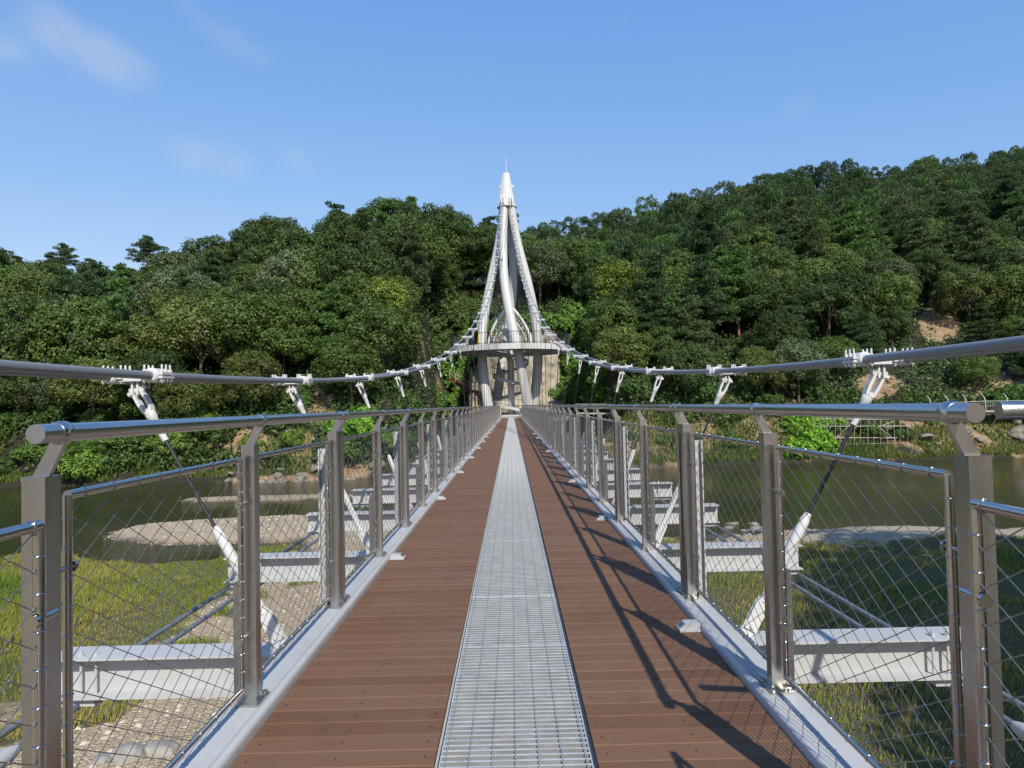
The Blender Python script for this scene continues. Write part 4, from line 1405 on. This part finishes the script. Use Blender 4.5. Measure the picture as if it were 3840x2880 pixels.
# creeper hanging over the right and left edge of the cliff
for i in range(34):
    f = random.random(); z = -2.4 + 15 * f
    pts.append((9.3 - 1.5 * f * f + random.uniform(-.6, 1.5), 94.9 + 1.3 * f + random.uniform(-.2, .6), z, random.uniform(.45, .75)))
for i in range(20):
    pts.append((random.uniform(-4.5, 7.4), 95.9 + random.uniform(0, .6), 12.8 + random.uniform(-.8, .8), random.uniform(.5, .8)))
vines('vine_cover', pts, (.085, .165, .03), 'bright green creeper smothering the rocks right of the tower', 1150, (1.5, 1.1, 1.2), 4)
pl = vine_points((945, 985), (770, 880), 16, 6) + [(-8.1 + 3.2 * f ** 1.3 + random.uniform(-1.2, .1), 94.8 + f, -2 + 15.0 * f, random.uniform(.45, .7)) for f in np.linspace(0, 1, 22)]
vines('vine_cover', pl, (.10, .19, .03), 'bright green creeper hanging down beside the brown staircase', 1000, (1.2, .9, 1.1), 6)
vines('vine_cover', [(p[0], p[1] - .6, p[2], p[3] * .75) for p in vine_points((1705, 1800), (905, 975), 16, 8)], (.12, .24, .025), 'vivid lime green kudzu mound left of the scaffolding', 1200, (1.5, 1.1, 1.2), 8)
vines('vine_cover', [(p[0], p[1] - .5, p[2], p[3] * .7) for p in vine_points((735, 800), (890, 935), 9, 9)], (.12, .24, .03), 'vivid green creeper beside the orange soil slip left of the tower', 1100, (1.4, 1.1, 1.2), 9)

vines('vine_cover', [(p[0], p[1] - .3, p[2], p[3] * .95) for p in vine_points((930, 1045), (590, 775), 70, 12)], (.058, .088, .026), 'dark green scrub on the steep slope left of the tower legs', 1100, (1.7, 1.2, 1.3), 12)

BUSHES = []
def bush(x, y, z, sc, col):
    o = bpy.data.objects.new('riverside_bush', BUSH[random.randrange(4)]); COL.objects.link(o)
    o.location = (x, y, z - .15); o.rotation_euler.z = random.uniform(0, 6.28)
    o.scale = (sc * random.uniform(.9, 1.3), sc, sc * random.uniform(.8, 1.15)); o.color = (*col, 1)
    BUSHES.append(o)
rngb = random.Random(8)
for i in range(54):
    a = -.78 + 1.56 * (i + rngb.random()) / 54
    if abs(a) < .05: continue
    db = float(hill_params(a)[0]); y = db + rngb.uniform(1.0, 4.2); x = a * y
    z = float(hill_z(x, y))
    if in_gap(x, y) and rngb.random() < .6: continue
    bright = rngb.random()
    col = (.12, .19, .035) if bright < .35 else ((.085, .145, .03) if bright < .7 else (.06, .105, .03))
    bush(x, y, z, rngb.uniform(.55, 1.05) * (1.15 if a < 0 else .7), col)
for i in range(26):                          # second line, up the bank
    a = -.78 + 1.56 * (i + rngb.random()) / 26
    if abs(a) < .14: continue
    db = float(hill_params(a)[0]); y = db + rngb.uniform(5, 8); x = a * y
    if in_gap(x, y): continue
    bush(x, y, float(hill_z(x, y)), rngb.uniform(.8, 1.3), (.06, .11, .028))
for s in (-1, 1):
    L = sorted([o for o in BUSHES if o.location.x * s > 0], key=lambda o: abs(o.location.x / o.location.y))
    for i, o in enumerate(L):
        tone = 'bright green' if o.color[1] > .17 else ('mid green' if o.color[1] > .13 else 'dark green')
        tag(o, '%s rounded bush on the far river bank, %s from the tower on the %s' % (tone, ordw(i + 1), SIDE[s]), 'bush', 'bushes along the far bank')

# ------------------------------------------------------------------ grass and stones on the near bank
def grass():
    rng = np.random.default_rng(31)
    def scatter(n, x0, x1, y0, y1, thr=.42):
        x = rng.uniform(x0, x1, n); y = rng.uniform(y0, y1, n)
        z = land_height(x, y); g, sd, wt = land_masks(x, y, z)
        g = g + (fbm(x * .9, y * .9, 91) - .5) * .9
        k = (g > thr) & (z > WL + .08)
        return x[k], y[k], z[k]
    X_, Y_, Z_ = [], [], []
    for args in ((330000, -32, -4, 9, 32.5), (170000, 3, 32, 6, 33), (14000, -27, -9, 48, 53)):
        x, y, z = scatter(*args); X_.append(x); Y_.append(y); Z_.append(z)
    x = np.concatenate(X_); y = np.concatenate(Y_); z = np.concatenate(Z_)
    n = len(x)
    clump = fbm(x * .55, y * .55, 12)
    h = (.09 + .27 * sstep(.25, .7, clump)) * rng.uniform(.6, 1.3, n) * np.where(x < -4, 1.0, .85)
    ang = rng.uniform(0, 2 * PI, n); lean = rng.uniform(.1, .5, n)
    P = np.stack([x, y, z - .02], 1)
    dirv = np.stack([np.cos(ang) * lean, np.sin(ang) * lean, np.ones(n)], 1); dirv /= np.linalg.norm(dirv, axis=1, keepdims=True)
    side = np.stack([-np.sin(ang + .4), np.cos(ang + .4), np.zeros(n)], 1)
    w = (.006 + .008 * rng.uniform(0, 1, n))[:, None]
    H = h[:, None]
    droop = np.array([0, 0, -.18])
    Q = np.stack([P - side * w * .7, P + side * w * .7, P + dirv * H * .62 + side * w, P + dirv * H + droop * H + side * w * .1], 1)
    o = quads_object('riverside_grass', Q, M['grass'])
    tag(o, 'wild yellow green grass growing over the gravel bank', 'grass', kind='stuff')
grass()
def bank_grass():
    rng = np.random.default_rng(37)
    n = 60000
    a = rng.uniform(-.78, .80, n); db, dr, zr = hill_params(a)
    t = rng.uniform(0, 1, n) ** 1.3
    y = db + .9 + t * np.where(a > 0, 6.0, 4.0); x = a * y; z = hill_z(x, y)
    k = (fbm(x * .25, y * .5, 55) > np.where(a > 0, .36, .44)) & (z > WL + .05) & (np.abs(x) > 6)
    x, y, z = x[k], y[k], z[k]; n = len(x)
    h = (.25 + .5 * fbm(x * .6, y * .6, 19)) * rng.uniform(.6, 1.3, n)
    ang = rng.uniform(0, 2 * PI, n); lean = rng.uniform(.1, .7, n)
    dv = np.stack([np.cos(ang) * lean, np.sin(ang) * lean, np.ones(n)], 1); dv /= np.linalg.norm(dv, axis=1, keepdims=True)
    sd = np.stack([-np.sin(ang + .4), np.cos(ang + .4), np.zeros(n)], 1) * rng.uniform(.03, .06, (n, 1)); H = h[:, None]
    P = np.stack([x, y, z - .03], 1)
    Q = np.stack([P - sd, P + sd, P + dv * H * .6 + sd, P + dv * H], 1)
    o = quads_object('bank_grass', Q, M['bankgrass'])
    tag(o, 'rough green grass along the foot of the far river bank', 'grass', kind='stuff')
bank_grass()

def stone_mesh(seed):
    rng = random.Random(seed)
    import bmesh
    bm = bmesh.new(); bmesh.ops.create_icosphere(bm, subdivisions=3, radius=1)
    dirs = [Vector((rng.gauss(0, 1), rng.gauss(0, 1), rng.gauss(0, 1))).normalized() for _ in range(9)]
    cut = [rng.uniform(.62, .92) for _ in dirs]
    for v in bm.verts:
        for d, c in zip(dirs, cut):
            q = v.co.dot(d)
            if q > c: v.co -= d * (q - c) * .9
        v.co *= 1 + rng.uniform(-.02, .02)
    me = bpy.data.meshes.new('boulder'); bm.to_mesh(me); bm.free()
    return me
ST = [stone_mesh(i) for i in range(5)]
def stone(name, x, y, sc, mat_, label, group, zoff=0.0, hill=False):
    me = ST[random.randrange(5)]
    if not me.materials: me.materials.append(None)
    o = bpy.data.objects.new(name, me); COL.objects.link(o)
    z = float(hill_z(x, y)) if hill else float(land_height(np.array(x), np.array(y)))
    o.location = (x, y, max(z, WL - .1) + zoff); o.rotation_euler = (random.uniform(-.3, .3), random.uniform(-.3, .3), random.uniform(0, 6.28))
    o.scale = (sc * random.uniform(.9, 1.4), sc * random.uniform(.8, 1.2), sc * random.uniform(.45, .75))
    o.material_slots[0].link = 'OBJECT'; o.material_slots[0].material = mat_
    tag(o, label, 'rock', group)
    return o
near = [((275, 1645), .34, 'pale flat boulder in the gravel below the left railing, near the bottom edge'), ((350, 1632), .40, 'largest pale boulder in the gravel below the left railing'),
        ((215, 1655), .20, 'small pale boulder at the bottom left beside a bigger one')]
for (uv, sc, lb) in near:
    g = at(uv[0], uv[1], 1.0) - EYE; t = (-4.62 - EYE.z) / g.z; p = EYE + g * t
    stone('boulder', p.x, p.y, sc, M['gravelstone'], lb, 'boulders in the near gravel', -.06)
k = 0
rs = random.Random(3)
for i in range(16):
    u = 1540 + 130 * rs.random(); v = 1128 + 40 * rs.random()
    g = at(u, v, 1.0) - EYE; t = (WL + .05 - EYE.z) / g.z; p = EYE + g * t
    k += 1
    stone('shore_rock', p.x, p.y, rs.uniform(.14, .34), M['darkstone'] if rs.random() < .5 else M['gravelstone'], 'small rock in the shallows right of the bridge beside the sand bar', 'rocks in the shallows')
k = 0
cand = []
for i in range(30):
    a = -.42 + .26 * rs.random(); db = float(hill_params(a)[0]); y = db + rs.uniform(-.4, 1.2)
    cand.append((a, y))
cand.sort(key=lambda q: -q[0])
for i, (a, y) in enumerate(cand):
    stone('bank_rock', a * y, y, rs.uniform(.3, .75), M['darkstone'], 'brown rock at the foot of the far left bank, %s from the tower' % ordw(i + 1), 'rocks along the far left bank', .05, True)
cand = []
for i in range(14):
    a = .58 + .2 * rs.random(); db = float(hill_params(a)[0]); cand.append((a, db + rs.uniform(1.5, 5)))
cand.sort()
for i, (a, y) in enumerate(cand):
    stone('bank_rock', a * y, y, rs.uniform(.35, .8), M['darkstone'], 'brown rock on the far right bank below the walkway, %s from the tower' % ordw(i + 1), 'rocks along the far right bank', .1, True)

def pebbles():
    rng = np.random.default_rng(77)
    n = 26000
    x = np.concatenate([rng.uniform(-24, -2.5, n // 2), rng.uniform(-22, -2, n // 3), rng.uniform(8, 34, n // 6)]); y = np.concatenate([rng.uniform(8, 30, n // 2), rng.uniform(31, 42, n // 3), rng.uniform(12, 34, n // 6)])
    z = land_height(x, y); g, sd, wt = land_masks(x, y, z)
    k = (g < .5) & (z > WL) & (sd < .4); x, y, z = x[k], y[k], z[k]; n = len(x)
    s = .028 * np.exp(rng.normal(0, .55, n)); s = np.clip(s, .010, .085)
    base = np.array([[1, 0, 0], [0, 1, 0], [-1, 0, 0], [0, -1, 0], [0, 0, .6]])
    ang = rng.uniform(0, 6.28, n); ca, sa = np.cos(ang), np.sin(ang); el = rng.uniform(.7, 1.5, n)
    V = np.zeros((n, 5, 3))
    V[:, :, 0] = x[:, None] + s[:, None] * (base[:, 0] * (el * ca)[:, None] - base[:, 1] * sa[:, None])
    V[:, :, 1] = y[:, None] + s[:, None] * (base[:, 0] * (el * sa)[:, None] + base[:, 1] * ca[:, None])
    V[:, :, 2] = z[:, None] + s[:, None] * (base[:, 2] - .05)
    Q = np.stack([V[:, [0, 1, 4, 4]], V[:, [1, 2, 4, 4]], V[:, [2, 3, 4, 4]], V[:, [3, 0, 4, 4]]], 1)
    F_ = np.array([[0, 1, 4], [1, 2, 4], [2, 3, 4], [3, 0, 4]])
    faces = (F_[None] + (np.arange(n) * 5)[:, None, None]).reshape(-1, 3)
    me = bpy.data.meshes.new('pebbles')
    me.vertices.add(n * 5); me.loops.add(faces.size); me.polygons.add(len(faces))
    me.vertices.foreach_set('co', V.astype(np.float32).reshape(-1)); me.loops.foreach_set('vertex_index', faces.astype(np.int32).reshape(-1))
    me.polygons.foreach_set('loop_start', np.arange(0, faces.size, 3, dtype=np.int32)); me.polygons.foreach_set('loop_total', np.full(len(faces), 3, dtype=np.int32))
    m, nt, out = newmat('pebble_stone'); N = NT(nt)
    ri = N.n('ShaderNodeNewGeometry').outputs['Random Per Island']
    c = N.ramp(ri, [(0, (.22, .17, .12, 1)), (.35, (.45, .345, .225, 1)), (.7, (.55, .44, .31, 1)), (1, (.60, .53, .42, 1))])
    p = N.n('ShaderNodeBsdfPrincipled', ins={'Base Color': c, 'Roughness': .85}); nt.links.new(p.outputs[0], out.inputs[0])
    me.materials.append(m); me.update(calc_edges=True)
    o = bpy.data.objects.new('gravel', me); COL.objects.link(o)
    tag(o, 'loose pale pebbles strewn over the river bank', 'gravel', kind='stuff')
pebbles()

# ------------------------------------------------------------------ brown staircase left of the tower
def staircase():
    A_ = at(976, 818, 88.5); B_ = at(1052, 872, 87.0)
    root = empty('brown_staircase', (A_.x, A_.y, A_.z))
    tag(root, 'reddish brown steel staircase coming down beside the cliff left of the tower', 'staircase')
    d = B_ - A_
    hx = Vector((d.x, d.y, 0)).normalized(); nrm = Vector((-hx.y, hx.x, 0))
    M1 = d * .52; L1 = M1 + hx * .9; end = d
    path = [Vector((0, 0, 0)), M1, L1, end]
    for w in (-.7, .7):
        b = MB()
        for p, q in zip(path, path[1:]): b.bar(p + nrm * w, q + nrm * w, .08, .34)
        b.build('stringer', M['brownsteel'], root)
        b = MB(); pr = None
        for p, q in zip(path, path[1:]):
            b.tube([p + nrm * w + Vector((0, 0, 1.15)), q + nrm * w + Vector((0, 0, 1.15))], .04, 6); b.tube([p + nrm * w + Vector((0, 0, .65)), q + nrm * w + Vector((0, 0, .65))], .025, 6)
            n = max(2, int((q - p).length / .9))
            for i in range(n + 1):
                t = p.lerp(q, i / n) + nrm * w; b.tube([t, t + Vector((0, 0, 1.15))], .03, 5)
        b.build('railing', M['walkrail'] if w < 0 else M['brownsteel'], root)
    b = MB()
    for p, q in ((path[0], path[1]), (path[2], path[3])):
        n = int(abs((q - p).z) / .18)
        for i in range(n):
            c = p.lerp(q, (i + .5) / n); b.bar(c - nrm * .68, c + nrm * .68, .28, .05)
    b.bar(path[1] - nrm * .68 + hx * .45, path[1] + nrm * .68 + hx * .45, .9, .06)
    b.build('treads', M['brownsteel'], root)
    b = MB()
    for p in (path[1], path[2]):
        for w in (-.6, .6): b.bar(p + nrm * w, p + nrm * w + Vector((0, 0, -4.0)), .16, .16)
    b.build('support_frame', M['brownsteel'], root)
staircase()

# ------------------------------------------------------------------ cliff walkway, scaffold on the right bank
def walkway():
    root = empty('cliff_walkway', (8, 76, -.3))
    tag(root, 'thin white railed walkway propped on struts along the right river bank', 'walkway')
    O = Vector((8, 76, -.3))
    ctrl = [at(1245, 893, 77.0), at(1400, 894, 74.5), at(1600, 897, 72.5), at(1800, 896, 71.5), at(2000, 894, 71), at(2115, 889, 70.5), at(2260, 886, 70)]
    ctrl = [c - O for c in ctrl]
    fl = MB(); rl = MB(); stt = MB()
    up = Vector((0, 0, 1))
    for i, (p, q) in enumerate(zip(ctrl, ctrl[1:])):
        d = (q - p); hx = d.normalized(); nr = Vector((-hx.y, hx.x, 0)).normalized()
        fl.bar(p + nr * .8, q + nr * .8, 1.6, .14)
        n = int(d.length / 1.9)
        for k in range(n):
            c = p.lerp(q, k / n)
            stt.bar(c + Vector((0, 0, -.1)), c + nr * 1.5 + Vector((-.5, 0, -1.9)), .07, .07)
            rl.tube([c, c + up * 1.05], .025, 5, caps=False)
        rl.tube([p + up * 1.05, q + up * 1.05], .03, 5); rl.tube([p + up * .55, q + up * .55], .018, 5)
        if i >= 4:
            m = int(d.length / .22)
            for k in range(m):
                c = p.lerp(q, k / m); rl.tube([c, c + up * 1.0], .016, 4, caps=False)
            m = int(d.length / 1.75)
            for k in range(m):
                c = p.lerp(q, (k + .3) / m)
                arc = [c, c + up * .9, c + up * 1.35 + nr * .10, c + up * 1.65 + nr * .35, c + up * 1.8 + nr * .7]
                ar = MB(); ar.tube(arc, .05, 6); ar.build('arched_post', M['walkrail'], root)
    fl.build('walkway_floor', M['walkrail'], root); rl.build('railing', M['walkrail'], root)
    stt.build('struts', M['walkrail'], root)
walkway()
def scaffold():
    root = empty('pipe_scaffold', at(1760, 965, 69.5))
    tag(root, 'scaffold of rusty grey pipes and planks standing against the right bank', 'scaffold')
    O = root.location
    rng = random.Random(4)
    cols_u = list(np.linspace(1758, 1962, 15))
    st = MB(); ledg = MB()
    for row, dy in ((0, 0), (1, 1.1)):
        for u in cols_u:
            uu_ = u + rng.uniform(-3, 3)
            a = at(uu_, 968 + rng.uniform(-4, 6), 69.5 + dy) - O; e = at(uu_ + rng.uniform(-1, 1), (893 if rng.random() < .6 else 912) + rng.uniform(-8, 6), 69.5 + dy) - O
            st.tube([a, e], .026, 5, caps=False)
        for v in (903, 919, 932, 945, 958):
            if rng.random() < .9:
                a = at(1752 + rng.uniform(0, 20), v + rng.uniform(-2, 2), 69.5 + dy) - O; e = at(1966 + rng.uniform(-40, 6), v + 2 + rng.uniform(-2, 2), 69.5 + dy) - O
                ledg.tube([a, e], .028, 5, caps=False)
    for (u0, v0, u1, v1) in ((1775, 962, 1808, 894), (1800, 955, 1850, 900), (1900, 925, 1935, 950), (1930, 910, 1890, 925)):
        ledg.tube([at(u0, v0, 69.4) - O, at(u1, v1, 69.4) - O], .03, 5, caps=False)
    pk = MB()
    for v in (921, 946): pk.bar(at(1755, v, 70) - O, at(1962, v - 1, 70) - O, .5, .07)
    st.build('standards', M['pipe'], root); ledg.build('ledgers', M['pipe'], root); pk.build('planks', M['walkrail'], root)
scaffold()

# unseen trees, added beside the view to throw shade on the right grass
def added_shade_tree(x, y, sc, label):
    o = plant('near tree', OAK[random.randrange(6)], x, y, -4.7, sc, COLS['mid green broadleaf tree'], 'broadleaf_tree')
    tag(o, label, 'tree', 'unseen trees added for shade on the right')
for i, (x, y, sc) in enumerate(((14.6, -10.5, 2.0), (19.5, -2.0, 2.0), (23.5, 4.0, 2.1), (26, -8, 2.2), (30, 0, 2.1), (35.5, 7, 2.1), (34, -9, 2.2))):
    added_shade_tree(x, y, sc, 'unseen tall tree added to shade the near right bank, %s from the bridge' % ordw(i + 1))

scene.cycles.use_denoising = True
scene.cycles.use_adaptive_sampling = False
scene.cycles.denoising_input_passes = 'RGB_ALBEDO_NORMAL'
scene.cycles.denoising_prefilter = 'ACCURATE'
scene.cycles.max_bounces = 6
scene.cycles.diffuse_bounces = 3
scene.cycles.glossy_bounces = 3
scene.cycles.transmission_bounces = 2
scene.cycles.transparent_max_bounces = 4
scene.cycles.caustics_reflective = False
scene.cycles.caustics_refractive = False
scene.cycles.sample_clamp_indirect = 6
